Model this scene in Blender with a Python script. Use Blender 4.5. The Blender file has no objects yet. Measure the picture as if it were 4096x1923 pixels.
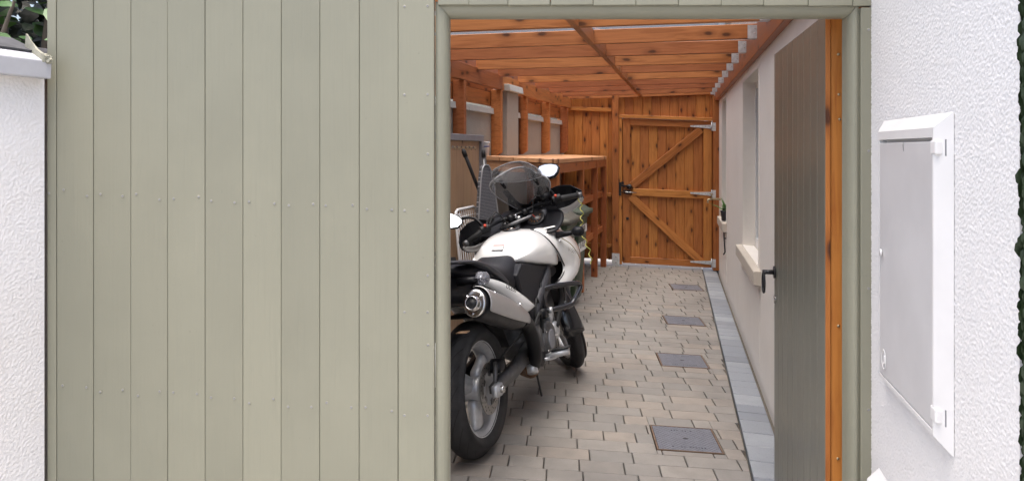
import bpy, bmesh, math, random
from mathutils import Vector, Matrix
random.seed(7)
SC = bpy.context.scene
COL = SC.collection
PI = math.pi

# ------------------------------------------------------------------ camera, sky, sun, exposure
cam_d = bpy.data.cameras.new('camera')
cam = bpy.data.objects.new('camera', cam_d); COL.objects.link(cam)
cam.location = (0, 0, 1.6); cam.rotation_euler = (PI/2, 0, 0)
cam_d.sensor_width = 36; cam_d.lens = 26.55; cam_d.shift_y = -0.0949
cam_d.clip_start = 0.05; cam_d.clip_end = 900
SC.camera = cam
SUN_EL, SUN_AZ = math.radians(80), math.radians(200)      # high, behind the camera and a little to its left
wd = bpy.data.worlds.new('World'); SC.world = wd; wd.use_nodes = True
wn = wd.node_tree.nodes; wl = wd.node_tree.links
sky = wn.new('ShaderNodeTexSky'); sky.sky_type = 'NISHITA'; sky.sun_disc = False
sky.sun_elevation = SUN_EL; sky.sun_rotation = SUN_AZ; sky.dust_density = 6.0; sky.air_density = 1.0; sky.ozone_density = .8
wl.new(sky.outputs[0], wn['Background'].inputs[0]); wn['Background'].inputs[1].default_value = 0.15
sd = bpy.data.lights.new('sun', 'SUN'); sd.energy = 1.2; sd.angle = math.radians(60); sd.color = (1, .98, .95)
sun = bpy.data.objects.new('sun', sd); COL.objects.link(sun)
sun_dir = Vector((math.sin(SUN_AZ)*math.cos(SUN_EL), math.cos(SUN_AZ)*math.cos(SUN_EL), math.sin(SUN_EL)))
sun.rotation_euler = sun_dir.to_track_quat('Z', 'Y').to_euler(); sun.location = (0, -3, 8)
vs = SC.view_settings; vs.view_transform = 'Standard'; vs.look = 'None'; vs.gamma = 1; vs.use_curve_mapping = False
vs.exposure = 1.3
SC.cycles.transparent_max_bounces = 16
SC.cycles.max_bounces = 7; SC.cycles.diffuse_bounces = 4; SC.cycles.glossy_bounces = 3

# ------------------------------------------------------------------ materials
MATS = {}
def nt(name):
    m = bpy.data.materials.new(name); m.use_nodes = True
    t = m.node_tree; b = t.nodes['Principled BSDF']
    MATS[name] = m
    return m, t, b
def N(t, kind, **kw):
    n = t.nodes.new('ShaderNode' + kind)
    for k, v in kw.items():
        if k in n.inputs.keys(): n.inputs[k].default_value = v
        else: setattr(n, k, v)
    return n
def L(t, a, b): t.links.new(a, b)
def coords(t, scale=(1, 1, 1), rnd=True, rot=(0, 0, 0)):
    tc = N(t, 'TexCoord'); mp = N(t, 'Mapping'); mp.inputs['Scale'].default_value = scale; mp.inputs['Rotation'].default_value = rot
    if rnd:
        oi = N(t, 'ObjectInfo'); vm = N(t, 'VectorMath', operation='SCALE'); vm.inputs['Scale'].default_value = 37.0
        cb = N(t, 'CombineXYZ'); L(t, oi.outputs['Random'], cb.inputs[0]); L(t, oi.outputs['Random'], cb.inputs[1]); L(t, oi.outputs['Random'], cb.inputs[2])
        L(t, cb.outputs[0], vm.inputs[0]); va = N(t, 'VectorMath', operation='ADD')
        L(t, tc.outputs['Object'], va.inputs[0]); L(t, vm.outputs[0], va.inputs[1]); L(t, va.outputs[0], mp.inputs[0])
        return mp.outputs[0], oi
    L(t, tc.outputs['Object'], mp.inputs[0]); return mp.outputs[0], None
def ramp(t, fac, stops):
    r = N(t, 'ValToRGB'); e = r.color_ramp.elements
    while len(e) < len(stops): e.new(0.5)
    for i, (p, c) in enumerate(stops):
        e[i].position = p; e[i].color = (*c, 1) if len(c) == 3 else c
    L(t, fac, r.inputs[0]); return r.outputs[0]
def mix(t, fac, a, b, mode='MIX'):
    m = N(t, 'Mix', data_type='RGBA', blend_type=mode)
    for s, v in ((m.inputs[0], fac), (m.inputs[6], a), (m.inputs[7], b)):
        if isinstance(v, bpy.types.NodeSocket): L(t, v, s)
        elif isinstance(v, tuple): s.default_value = (*v, 1)
        else: s.default_value = v
    return m.outputs[2]
def bump(t, b, h, strength, dist):
    bp = N(t, 'Bump'); bp.inputs['Strength'].default_value = strength; bp.inputs['Distance'].default_value = dist
    L(t, h, bp.inputs['Height']); L(t, bp.outputs[0], b.inputs['Normal'])
def noise(t, vec, scale, detail=4, rough=.55, dist=0):
    n = N(t, 'TexNoise'); n.inputs['Scale'].default_value = scale; n.inputs['Detail'].default_value = detail
    n.inputs['Roughness'].default_value = rough; n.inputs['Distortion'].default_value = dist
    L(t, vec, n.inputs['Vector']); return n.outputs['Fac']
def mathn(t, op, a, b=None):
    m = N(t, 'Math', operation=op)
    for i, v in enumerate((a, b)):
        if v is None: continue
        if isinstance(v, bpy.types.NodeSocket): L(t, v, m.inputs[i])
        else: m.inputs[i].default_value = v
    return m.outputs[0]

def plain(name, c, rough=.5, metal=0, coat=0, var=.08, scale=20, bmp=0, spec=.5):
    m, t, b = nt(name)
    v, _ = coords(t)
    n = noise(t, v, scale)
    lo = tuple(max(0, x*(1-var)) for x in c); hi = tuple(min(1, x*(1+var)) for x in c)
    L(t, ramp(t, n, [(.3, lo), (.7, hi)]), b.inputs['Base Color'])
    b.inputs['Roughness'].default_value = rough; b.inputs['Metallic'].default_value = metal
    b.inputs['Coat Weight'].default_value = coat; b.inputs['Coat Roughness'].default_value = .05
    b.inputs['Specular IOR Level'].default_value = spec
    rr = mathn(t, 'ADD', mathn(t, 'MULTIPLY', n, .15), rough-.07); L(t, rr, b.inputs['Roughness'])
    if bmp: bump(t, b, noise(t, v, scale*6), bmp, .002)
    return m

def wood(name, light, dark, knot=(.09, .03, .012), rough=.45, knots=1.0, spread=.35, grain=1.0):
    """Stained softwood; the grain runs along the piece's own X axis."""
    m, t, b = nt(name)
    v, oi = coords(t, (1, 1, 1))
    mp = N(t, 'Mapping'); mp.inputs['Scale'].default_value = (.8, 11, 11); L(t, v, mp.inputs[0])
    warp = noise(t, v, 3.0, 2)
    g1 = noise(t, mp.outputs[0], 2.2, 5, .6, 1.6)
    mp2 = N(t, 'Mapping'); mp2.inputs['Scale'].default_value = (3, 90, 90); L(t, v, mp2.inputs[0])
    g2 = noise(t, mp2.outputs[0], 1.5, 3)
    col = ramp(t, g1, [(.28, dark), (.52, light), (.75, tuple(x*1.12 for x in light))])
    col = mix(t, mathn(t, 'MULTIPLY', mathn(t, 'SUBTRACT', .62, g2), grain), col, dark)
    # broad blotches of stain
    col = mix(t, mathn(t, 'MULTIPLY', warp, .45), col, dark)
    # knots: cells stretched a little along the grain
    mp3 = N(t, 'Mapping'); mp3.inputs['Scale'].default_value = (4.2, 9.5, 9.5); L(t, v, mp3.inputs[0])
    vo = N(t, 'TexVoronoi'); vo.voronoi_dimensions = '2D'; vo.inputs['Scale'].default_value = 1.0; vo.inputs['Randomness'].default_value = 1
    vadd = N(t, 'VectorMath', operation='ADD'); nv = N(t, 'TexNoise'); nv.inputs['Scale'].default_value = 9
    L(t, v, nv.inputs['Vector']); sc = N(t, 'VectorMath', operation='SCALE'); sc.inputs['Scale'].default_value = .22
    L(t, nv.outputs['Color'], sc.inputs[0]); L(t, mp3.outputs[0], vadd.inputs[0]); L(t, sc.outputs[0], vadd.inputs[1]); L(t, vadd.outputs[0], vo.inputs['Vector'])
    wv = N(t, 'TexWhiteNoise'); L(t, vo.outputs['Color'], wv.inputs[0])
    pick = mathn(t, 'GREATER_THAN', wv.outputs['Value'], 1-.36*knots)
    core = ramp(t, vo.outputs['Distance'], [(.07, (1, 1, 1)), (.15, (0, 0, 0))])
    halo = ramp(t, vo.outputs['Distance'], [(.10, (.65, .65, .65)), (.36, (0, 0, 0))])
    col = mix(t, mathn(t, 'MULTIPLY', halo, pick), col, tuple(x*.75 for x in dark))
    col = mix(t, mathn(t, 'MULTIPLY', core, pick), col, knot)
    # every piece a little lighter or darker
    hs = N(t, 'HueSaturation'); L(t, col, hs.inputs['Color'])
    L(t, mathn(t, 'ADD', mathn(t, 'MULTIPLY', oi.outputs['Random'], spread), 1-spread*.5), hs.inputs['Value'])
    L(t, mathn(t, 'ADD', mathn(t, 'MULTIPLY', oi.outputs['Random'], .012), .494), hs.inputs['Hue'])
    L(t, hs.outputs[0], b.inputs['Base Color'])
    L(t, mathn(t, 'ADD', mathn(t, 'MULTIPLY', g1, .25), rough-.12), b.inputs['Roughness'])
    b.inputs['Specular IOR Level'].default_value = .35
    bump(t, b, mathn(t, 'ADD', g2, mathn(t, 'MULTIPLY', g1, .6)), .35, .0012)
    return m
wood('stained_roof_timber', (.47, .172, .062), (.25, .076, .024), spread=.42, knots=1.4)
wood('stained_gate_timber', (.52, .205, .056), (.30, .098, .024), spread=.36, knots=1.1)
wood('stained_bench_timber', (.62, .34, .19), (.45, .20, .095), spread=.25)
wood('stained_door_edge', (.52, .20, .045), (.34, .10, .02), spread=.2, knots=1.1)
wood('plywood', (.46, .30, .185), (.34, .21, .125), knot=(.10, .05, .03), spread=.15, knots=.4)
wood('sawn_shelf_timber', (.44, .15, .05), (.26, .075, .025), spread=.3)

def painted(name, c, dark, rough=.42, relief=.35):
    m, t, b = nt(name)
    v, oi = coords(t, (1, 1, 1))
    mp = N(t, 'Mapping'); mp.inputs['Scale'].default_value = (1, 26, 26); L(t, v, mp.inputs[0])
    g = noise(t, mp.outputs[0], 3, 4)
    w = noise(t, v, 1.3, 4, .6)
    fl = noise(t, v, 60, 2)
    col = mix(t, ramp(t, w, [(.35, (0, 0, 0)), (.68, (1, 1, 1))]), c, dark)
    col = mix(t, ramp(t, g, [(.55, (0, 0, 0)), (.8, (.5, .5, .5))]), col, dark)
    col = mix(t, ramp(t, fl, [(.72, (0, 0, 0)), (.78, (.35, .35, .35))]), col, tuple(x*.8 for x in dark))
    hs = N(t, 'HueSaturation'); L(t, col, hs.inputs['Color']); L(t, mathn(t, 'ADD', mathn(t, 'MULTIPLY', oi.outputs['Random'], .07), .965), hs.inputs['Value'])
    L(t, hs.outputs[0], b.inputs['Base Color'])
    L(t, mathn(t, 'ADD', mathn(t, 'MULTIPLY', g, .2), rough-.1), b.inputs['Roughness'])
    bump(t, b, mathn(t, 'ADD', g, mathn(t, 'MULTIPLY', w, 3.0)), relief, .0022)
    return m
painted('sage_paint', (.272, .266, .200), (.238, .234, .176))
painted('door_paint', (.172, .172, .140), (.152, .151, .122), rough=.32, relief=.10)  # darker base colour than the fence boards

def render_wall(name, c, dirt, grain, strength, dist, rough=.85, pebble=False):
    m, t, b = nt(name)
    v, _ = coords(t, rnd=False)
    big = noise(t, v, 1.1, 3); mid = noise(t, v, 14, 4)
    col = mix(t, ramp(t, big, [(.45, (0, 0, 0)), (.8, (.5, .5, .5))]), c, dirt)
    col = mix(t, ramp(t, mid, [(.5, (0, 0, 0)), (.9, (.35, .35, .35))]), col, dirt)
    if pebble:
        vo = N(t, 'TexVoronoi'); vo.feature = 'SMOOTH_F1'; vo.inputs['Scale'].default_value = grain; vo.inputs['Smoothness'].default_value = .6
        wv = N(t, 'VectorMath', operation='ADD'); nn = N(t, 'TexNoise'); nn.inputs['Scale'].default_value = grain*.5
        L(t, v, nn.inputs['Vector']); s = N(t, 'VectorMath', operation='SCALE'); s.inputs['Scale'].default_value = 1.3/grain
        L(t, nn.outputs['Color'], s.inputs[0]); L(t, v, wv.inputs[0]); L(t, s.outputs[0], wv.inputs[1]); L(t, wv.outputs[0], vo.inputs['Vector'])
        h = mathn(t, 'ADD', mathn(t, 'MULTIPLY', vo.outputs['Distance'], -1.0), mathn(t, 'MULTIPLY', noise(t, v, grain*1.4, 3), .8))
    else:
        h = mathn(t, 'ADD', noise(t, v, grain, 4), mathn(t, 'MULTIPLY', noise(t, v, grain*.18, 3), 1.6))
    L(t, col, b.inputs['Base Color']); b.inputs['Roughness'].default_value = rough; b.inputs['Specular IOR Level'].default_value = .25
    bump(t, b, h, strength, dist)
    return m
render_wall('pebbledash', (.80, .79, .785), (.72, .70, .685), 190, .35, .002, pebble=True)
render_wall('pebbledash_garden', (.85, .83, .83), (.70, .65, .60), 200, .35, .002, pebble=True)
render_wall('smooth_render', (.82, .77, .71), (.70, .645, .585), 130, .30, .003)
render_wall('sill_concrete', (.56, .50, .43), (.46, .40, .34), 90, .25, .002)
render_wall('grey_concrete', (.37, .34, .30), (.26, .24, .21), 60, .6, .004)
render_wall('pale_coping', (.52, .52, .50), (.36, .35, .33), 80, .5, .003)
render_wall('white_coping', (.54, .54, .575), (.34, .33, .33), 50, .4, .003)
render_wall('joint_sand', (.15, .13, .108), (.08, .07, .06), 120, .6, .004)
render_wall('street_concrete', (.42, .41, .39), (.30, .29, .27), 70, .5, .003)
render_wall('garden_soil', (.10, .09, .06), (.05, .045, .03), 12, .8, .02)

def paver_mat(name, a, bcol, c3, spk):
    m, t, b = nt(name)
    v, oi = coords(t)
    base = ramp(t, oi.outputs['Random'], [(0, a), (.5, bcol), (1, c3)])
    n1 = noise(t, v, 9, 4); n2 = noise(t, v, 120, 3)
    col = mix(t, ramp(t, n1, [(.4, (0, 0, 0)), (.75, (.45, .45, .45))]), base, tuple(x*.72 for x in bcol))
    col = mix(t, ramp(t, n2, [(.58, (0, 0, 0)), (.7, (.4, .4, .4))]), col, spk)
    # grime patches that run over the paving as a whole
    g = N(t, 'NewGeometry'); wn_ = noise(t, g.outputs['Position'], 1.6, 4)
    col = mix(t, ramp(t, wn_, [(.46, (0, 0, 0)), (.72, (.5, .5, .5))]), col, tuple(x*.55 for x in bcol))
    L(t, col, b.inputs['Base Color']); b.inputs['Specular IOR Level'].default_value = .35
    L(t, mathn(t, 'ADD', mathn(t, 'MULTIPLY', wn_, -.25), .75), b.inputs['Roughness'])
    bump(t, b, mathn(t, 'ADD', n2, n1), .35, .002)
paver_mat('paver_buff', (.285, .259, .234), (.225, .211, .197), (.298, .257, .222), (.18, .15, .12))
paver_mat('paver_slate', (.22, .235, .265), (.33, .345, .37), (.19, .205, .235), (.12, .12, .13))

plain('galvanised', (.62, .64, .66), .42, .35, var=.18, scale=35, bmp=.1)
plain('black_iron', (.018, .018, .02), .35, .2, var=.2)
plain('cast_cover', (.155, .160, .185), .55, .3, var=.2, scale=25)
plain('steel', (.55, .54, .52), .22, 1.0, var=.1)
plain('chrome', (.75, .75, .76), .08, 1.0, var=.03)
plain('brass', (.45, .38, .25), .35, .8)
plain('white_upvc', (.80, .80, .80), .3, var=.03)
plain('meter_box_plastic', (.74, .735, .73), .42, var=.05, scale=6)
plain('meter_door_plastic', (.60, .595, .60), .40, var=.06, scale=5)
plain('window_glass_dark', (.03, .035, .04), .05, var=.1)
plain('bin_green', (.028, .060, .030), .48, var=.2, scale=12)
plain('bin_lid_weathered', (.050, .066, .045), .6, var=.35, scale=14)
plain('bin_lid_brown', (.085, .08, .064), .6, var=.3, scale=14)
plain('label_white', (.75, .75, .73), .5, var=.03)
plain('ink_black', (.012, .012, .014), .5)
plain('ink_red', (.55, .06, .03), .5)
plain('ink_grey', (.25, .25, .25), .5)
plain('white_plastic', (.75, .75, .76), .35, var=.03)
plain('blue_band', (.03, .05, .30), .4)
plain('black_rubber', (.016, .016, .017), .62, var=.25, scale=40)
plain('black_tube', (.020, .020, .022), .38, var=.2)
plain('grey_tube', (.12, .12, .125), .3, .6)
plain('ironing_mesh', (.40, .40, .42), .4, .5)
plain('ironing_cover', (.03, .03, .034), .85, var=.3)
plain('grey_trim', (.22, .22, .24), .5, .1, var=.12)
plain('terracotta_dark', (.03, .032, .045), .5)
plain('yellow_cable', (.42, .40, .08), .4)
plain('bike_black_plastic', (.008, .008, .010), .42, var=.15, scale=30, bmp=.08, spec=.25)
plain('rust_edge', (.17, .11, .075), .7, .2, var=.3)
plain('bike_grey_plastic', (.042, .042, .050), .5, var=.12)
plain('seat_vinyl', (.012, .012, .016), .5, var=.15, scale=60, bmp=.25, spec=.3)
plain('bike_silver', (.46, .45, .45), .33, .65, coat=.3, var=.06)
plain('alloy', (.60, .61, .63), .4, .6, var=.12, scale=30)
plain('engine_alloy', (.13, .13, .135), .42, .7, var=.3, scale=25)
plain('rusty_pipe', (.16, .085, .045), .6, .5, var=.45, scale=18)
plain('disc_steel', (.30, .29, .28), .33, .9, var=.2)
plain('dial_face', (.015, .013, .013), .3)
plain('dial_amber', (.35, .13, .03), .5)
plain('tyre_rubber', (.022, .022, .024), .68, var=.3, scale=30)
plain('bike_gloss_black', (.012, .012, .015), .15, coat=.6)
plain('screw_rim', (.29, .28, .225), .4)
plain('screw_paint', (.40, .38, .30), .4)
plain('bark', (.24, .20, .16), .9, var=.3, scale=18, bmp=.6)
plain('felt', (.07, .07, .075), .8, var=.3)
plain('sealant', (.34, .33, .26), .6, var=.2, scale=50)
plain('roof_slate', (.09, .09, .10), .6, var=.2)
def white_paint():
    m, t, b = nt('pearl_white')
    v, _ = coords(t)
    L(t, ramp(t, noise(t, v, 4, 2), [(.3, (.79, .79, .785)), (.7, (.83, .83, .825))]), b.inputs['Base Color'])
    b.inputs['Roughness'].default_value = .32; b.inputs['Coat Weight'].default_value = 1; b.inputs['Coat Roughness'].default_value = .04
white_paint()
def mirror_m():
    m, t, b = nt('mirror_glass'); v, _ = coords(t)
    L(t, ramp(t, noise(t, v, 5), [(.3, (.86, .87, .88)), (.7, (.9, .9, .9))]), b.inputs['Base Color'])
    b.inputs['Metallic'].default_value = 1; b.inputs['Roughness'].default_value = .015
mirror_m()
def clear(name, tint, gloss, rough=.03, body=None, bfac=0.0):
    """Thin clear sheet: mostly straight-through, with a surface reflection."""
    m, t, b = nt(name); t.nodes.remove(b)
    out = t.nodes['Material Output']
    v, _ = coords(t)
    tr = N(t, 'BsdfTransparent'); gl = N(t, 'BsdfGlossy'); gl.inputs['Roughness'].default_value = rough
    L(t, mix(t, mathn(t, 'MULTIPLY', noise(t, v, 3, 3), .3), tint, tuple(x*.92 for x in tint)), tr.inputs[0])
    ms = N(t, 'MixShader'); fr = N(t, 'Fresnel'); fr.inputs[0].default_value = 1.45
    L(t, mathn(t, 'MULTIPLY', fr.outputs[0], gloss), ms.inputs[0]); L(t, tr.outputs[0], ms.inputs[1]); L(t, gl.outputs[0], ms.inputs[2])
    last = ms.outputs[0]
    if body:
        df = N(t, 'BsdfDiffuse'); df.inputs[0].default_value = (*body, 1)
        m2 = N(t, 'MixShader'); m2.inputs[0].default_value = bfac; L(t, last, m2.inputs[1]); L(t, df.outputs[0], m2.inputs[2]); last = m2.outputs[0]
    L(t, last, out.inputs[0]); return m
clear('clear_roof_sheet', (.90, .915, .92), .6)
clear('hazed_screen', (.94, .94, .95), .8, .05, (.72, .72, .73), .10)  # pale haze mixed into the colour, lightens the shaded view behind the screen
clear('screen_edge', (.75, .75, .77), 1.0, .1, (.75, .75, .77), .45)
clear('signal_lens', (.70, .71, .74), 1.0, .08, (.42, .42, .47), .3)
def leaf_mat(name, a, b2, c3):
    m, t, b = nt(name)
    v, oi = coords(t, (1, 1, 1))
    col = ramp(t, oi.outputs['Random'], [(0, a), (.6, b2), (.93, b2), (1, c3)])
    g = noise(t, v, 40, 3)
    col = mix(t, mathn(t, 'MULTIPLY', g, .4), col, tuple(x*.6 for x in a))
    L(t, col, b.inputs['Base Color']); b.inputs['Roughness'].default_value = .42
    b.inputs['Subsurface Weight'].default_value = 0
    bump(t, b, g, .2, .002)
leaf_mat('shrub_leaf', (.05, .125, .035), (.10, .21, .055), (.40, .33, .02))
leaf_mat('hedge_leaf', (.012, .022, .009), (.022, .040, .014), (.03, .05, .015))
leaf_mat('succulent_leaf', (.08, .18, .05), (.15, .27, .07), (.16, .07, .04))
def tyre_mat():
    m, t, b = nt('tyre_tread')
    tc = N(t, 'TexCoord'); sx = N(t, 'SeparateXYZ'); L(t, tc.outputs['Object'], sx.inputs[0])
    ang = mathn(t, 'ARCTAN2', sx.outputs[2], sx.outputs[0]); ay = mathn(t, 'ABSOLUTE', sx.outputs[1])
    ph = mathn(t, 'ADD', mathn(t, 'MULTIPLY', ang, 3.2), mathn(t, 'MULTIPLY', ay, 26))
    fr = mathn(t, 'FRACT', ph)
    gr = mathn(t, 'LESS_THAN', mathn(t, 'ABSOLUTE', mathn(t, 'SUBTRACT', fr, .5)), .055)
    keep = mathn(t, 'GREATER_THAN', ay, .012)
    gr = mathn(t, 'MULTIPLY', gr, keep)
    rad = mathn(t, 'SQRT', mathn(t, 'ADD', mathn(t, 'MULTIPLY', sx.outputs[0], sx.outputs[0]), mathn(t, 'MULTIPLY', sx.outputs[2], sx.outputs[2])))
    gr = mathn(t, 'MULTIPLY', gr, mathn(t, 'GREATER_THAN', rad, .285))
    n = noise(t, tc.outputs['Object'], 30, 3)
    L(t, mix(t, gr, ramp(t, n, [(.3, (.012, .012, .013)), (.7, (.024, .023, .025))]), (.004, .004, .004)), b.inputs['Base Color'])
    b.inputs['Roughness'].default_value = .62
    bump(t, b, mathn(t, 'MULTIPLY', gr, -1.0), 1.0, .006)
tyre_mat()
def cover_mat():
    m, t, b = nt('cover_lattice'); tc = N(t, 'TexCoord'); sx = N(t, 'SeparateXYZ'); L(t, tc.outputs['Object'], sx.inputs[0])
    a = mathn(t, 'ABSOLUTE', mathn(t, 'SINE', mathn(t, 'MULTIPLY', mathn(t, 'ADD', sx.outputs[0], sx.outputs[1]), 120)))
    c = mathn(t, 'ABSOLUTE', mathn(t, 'SINE', mathn(t, 'MULTIPLY', mathn(t, 'SUBTRACT', sx.outputs[0], sx.outputs[1]), 120)))
    h = mathn(t, 'MINIMUM', a, c)
    n = noise(t, tc.outputs['Object'], 25, 4)
    base = ramp(t, n, [(.3, (.115, .118, .14)), (.7, (.17, .175, .205))])
    L(t, mix(t, ramp(t, h, [(.12, (.8, .8, .8)), (.3, (0, 0, 0))]), base, (.25, .255, .285)), b.inputs['Base Color'])
    b.inputs['Roughness'].default_value = .5; b.inputs['Metallic'].default_value = .25
    bump(t, b, mathn(t, 'MULTIPLY', h, -1), .7, .004)
cover_mat()
def MAT(n): return MATS[n]

# ------------------------------------------------------------------ builders
SLOPE = 0.04                                    # the site falls 4 cm per metre towards the house
def sh(p): return Vector((p[0], p[1], p[2]-SLOPE*p[0]))
WORLD = {}
def put(o, parent=None, mw=None):
    """Link an object; mw is its world matrix."""
    COL.objects.link(o)
    mw = mw or Matrix.Identity(4); WORLD[o.name] = mw
    if parent is not None:
        o.parent = parent; o.matrix_local = WORLD[parent.name].inverted() @ mw
    else: o.matrix_local = mw
    return o
def tag(o, label, cat, group=None, kind=None):
    if label: o['label'] = label
    if cat: o['category'] = cat
    if group: o['group'] = group
    if kind: o['kind'] = kind
    return o
def thing(name, loc, label, cat, group=None, mw=None):
    o = bpy.data.objects.new(name, None); o.empty_display_size = .1
    put(o, None, mw or Matrix.Translation(loc)); return tag(o, label, cat, group)
def mesh_obj(name, verts, faces, mat, parent=None, mw=None, smooth=False, sheared=False):
    me = bpy.data.meshes.new(name)
    if sheared: verts = [sh(v) for v in verts]
    me.from_pydata([tuple(v) for v in verts], [], faces); me.validate(); me.update()
    bm = bmesh.new(); bm.from_mesh(me); bmesh.ops.recalc_face_normals(bm, faces=bm.faces); bm.to_mesh(me); bm.free()
    if smooth: me.polygons.foreach_set('use_smooth', [True]*len(me.polygons))
    me.materials.append(MAT(mat))
    return put(bpy.data.objects.new(name, me), parent, mw)
def bm_obj(name, bm, mat, parent=None, mw=None, smooth=False, recalc=True):
    me = bpy.data.meshes.new(name)
    if recalc: bmesh.ops.recalc_face_normals(bm, faces=bm.faces)
    bm.to_mesh(me); bm.free()
    if smooth: me.polygons.foreach_set('use_smooth', [True]*len(me.polygons))
    me.materials.append(MAT(mat))
    return put(bpy.data.objects.new(name, me), parent, mw)
BOXES = {}
def box_mesh(l, w, t, bev, mat):
    k = (round(l, 4), round(w, 4), round(t, 4), bev, mat)
    if k not in BOXES:
        bm = bmesh.new(); bmesh.ops.create_cube(bm, size=1)
        for v in bm.verts: v.co = Vector((v.co.x*l, v.co.y*w, v.co.z*t))
        if bev: bmesh.ops.bevel(bm, geom=bm.edges[:], offset=min(bev, l*.3, w*.3, t*.3), segments=1, affect='EDGES', profile=.5)
        me = bpy.data.meshes.new('piece'); bm.to_mesh(me); bm.free(); me.materials.append(MAT(mat)); BOXES[k] = me
    return BOXES[k]
def frame_mw(x, y, c):
    """World matrix: local X along x, local Y near y, origin c."""
    x = Vector(x).normalized(); y = Vector(y); y = (y-x*y.dot(x)).normalized(); z = x.cross(y)
    return Matrix(((x.x, y.x, z.x, c[0]), (x.y, y.y, z.y, c[1]), (x.z, y.z, z.z, c[2]), (0, 0, 0, 1)))
def plank(name, a, b, w, t, mat, parent, side, bev=.003, level=True):
    """A straight piece from a to b (centre line), width w along side, thickness t across both."""
    if level: a, b = sh(a), sh(b); side = Vector(side); side = Vector((side.x, side.y, side.z-SLOPE*side.x))
    a, b = Vector(a), Vector(b)
    o = bpy.data.objects.new(name, box_mesh((b-a).length, w, t, bev, mat))
    return put(o, parent, frame_mw(b-a, side, (a+b)/2))
def prism(name, poly, h0, h1, mat, parent=None, to=None, bev=0, smooth=False, mw=None):
    """poly: 2D outline; to(u, v, h) -> world point."""
    n = len(poly); bm = bmesh.new()
    A = [bm.verts.new(to(u, v, h0)) for u, v in poly]; B = [bm.verts.new(to(u, v, h1)) for u, v in poly]
    bm.faces.new(A); bm.faces.new(B[::-1])
    for i in range(n): bm.faces.new((A[i], A[(i+1) % n], B[(i+1) % n], B[i]))
    bmesh.ops.recalc_face_normals(bm, faces=bm.faces)
    if bev: bmesh.ops.bevel(bm, geom=bm.edges[:], offset=bev, segments=2, affect='EDGES', profile=.5)
    return bm_obj(name, bm, mat, parent, mw, smooth)
def tube_bm(bm, path, r, n=8, caps=True):
    path = [Vector(p) for p in path]; rs = r if isinstance(r, (list, tuple)) else [r]*len(path)
    prev = None; ref = None
    for i, p in enumerate(path):
        d = (path[min(i+1, len(path)-1)]-path[max(i-1, 0)]).normalized()
        if ref is None: ref = d.orthogonal().normalized()
        ref = (ref-d*ref.dot(d)).normalized(); q = d.cross(ref)
        ring = [bm.verts.new(p+(ref*math.cos(2*PI*k/n)+q*math.sin(2*PI*k/n))*rs[i]) for k in range(n)]
        if prev:
            for k in range(n): bm.faces.new((prev[k], prev[(k+1) % n], ring[(k+1) % n], ring[k]))
        elif caps: bm.faces.new(ring[::-1])
        prev = ring
    if caps: bm.faces.new(prev)
def smooth_path(pts, k=4):
    pts = [Vector(p) for p in pts]; out = []
    for i in range(len(pts)-1):
        p0, p1, p2, p3 = pts[max(i-1, 0)], pts[i], pts[i+1], pts[min(i+2, len(pts)-1)]
        for j in range(k):
            s = j/k
            out.append(.5*((2*p1)+(p2-p0)*s+(2*p0-5*p1+4*p2-p3)*s*s+(3*p1-p0-3*p2+p3)*s**3))
    out.append(pts[-1]); return out
def tube(name, path, r, mat, parent=None, n=8, curve=0, mw=None):
    if curve and isinstance(r, (list, tuple)):
        r = [r[i]+(r[i+1]-r[i])*j/curve for i in range(len(r)-1) for j in range(curve)]+[r[-1]]
    bm = bmesh.new(); tube_bm(bm, smooth_path(path, curve) if curve else path, r, n)
    return bm_obj(name, bm, mat, parent, mw, True)
def loft(name, rings, mat, parent=None, sub=1, caps=True, mw=None, closed=True):
    bm = bmesh.new(); prev = None
    for ring in rings:
        cur = [bm.verts.new(p) for p in ring]; n = len(cur)
        if prev:
            for k in range(n if closed else n-1): bm.faces.new((prev[k], prev[(k+1) % n], cur[(k+1) % n], cur[k]))
        elif caps: bm.faces.new(cur[::-1])
        prev = cur
    if caps: bm.faces.new(prev)
    o = bm_obj(name, bm, mat, parent, mw, True)
    if sub:
        s = o.modifiers.new('sub', 'SUBSURF'); s.levels = sub; s.render_levels = sub
    return o
def lathe(name, prof, mat, parent=None, n=40, mw=None, axis='y', c=(0, 0, 0)):
    """prof: (radius, along the axis); spun about the local y axis through c."""
    bm = bmesh.new(); rings = []
    for r, y in prof: rings.append([bm.verts.new((c[0]+r*math.cos(2*PI*k/n), c[1]+y, c[2]+r*math.sin(2*PI*k/n))) for k in range(n)])
    for a, b in zip(rings, rings[1:]):
        for k in range(n): bm.faces.new((a[k], a[(k+1) % n], b[(k+1) % n], b[k]))
    return bm_obj(name, bm, mat, parent, mw, True)
def text(name, body, size, mw, mat, parent, extrude=.0004, align='CENTER', sx=1):
    cu = bpy.data.curves.new(name, 'FONT'); cu.body = body; cu.size = size; cu.align_x = align; cu.align_y = 'CENTER'; cu.extrude = extrude
    tmp = bpy.data.objects.new('lettering', cu); COL.objects.link(tmp)
    me = bpy.data.meshes.new_from_object(tmp.evaluated_get(bpy.context.evaluated_depsgraph_get()))
    bpy.data.objects.remove(tmp); me.materials.clear(); me.materials.append(MAT(mat)); o = bpy.data.objects.new(name, me)
    return put(o, parent, mw @ Matrix.Diagonal((sx, 1, 1, 1)))

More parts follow.
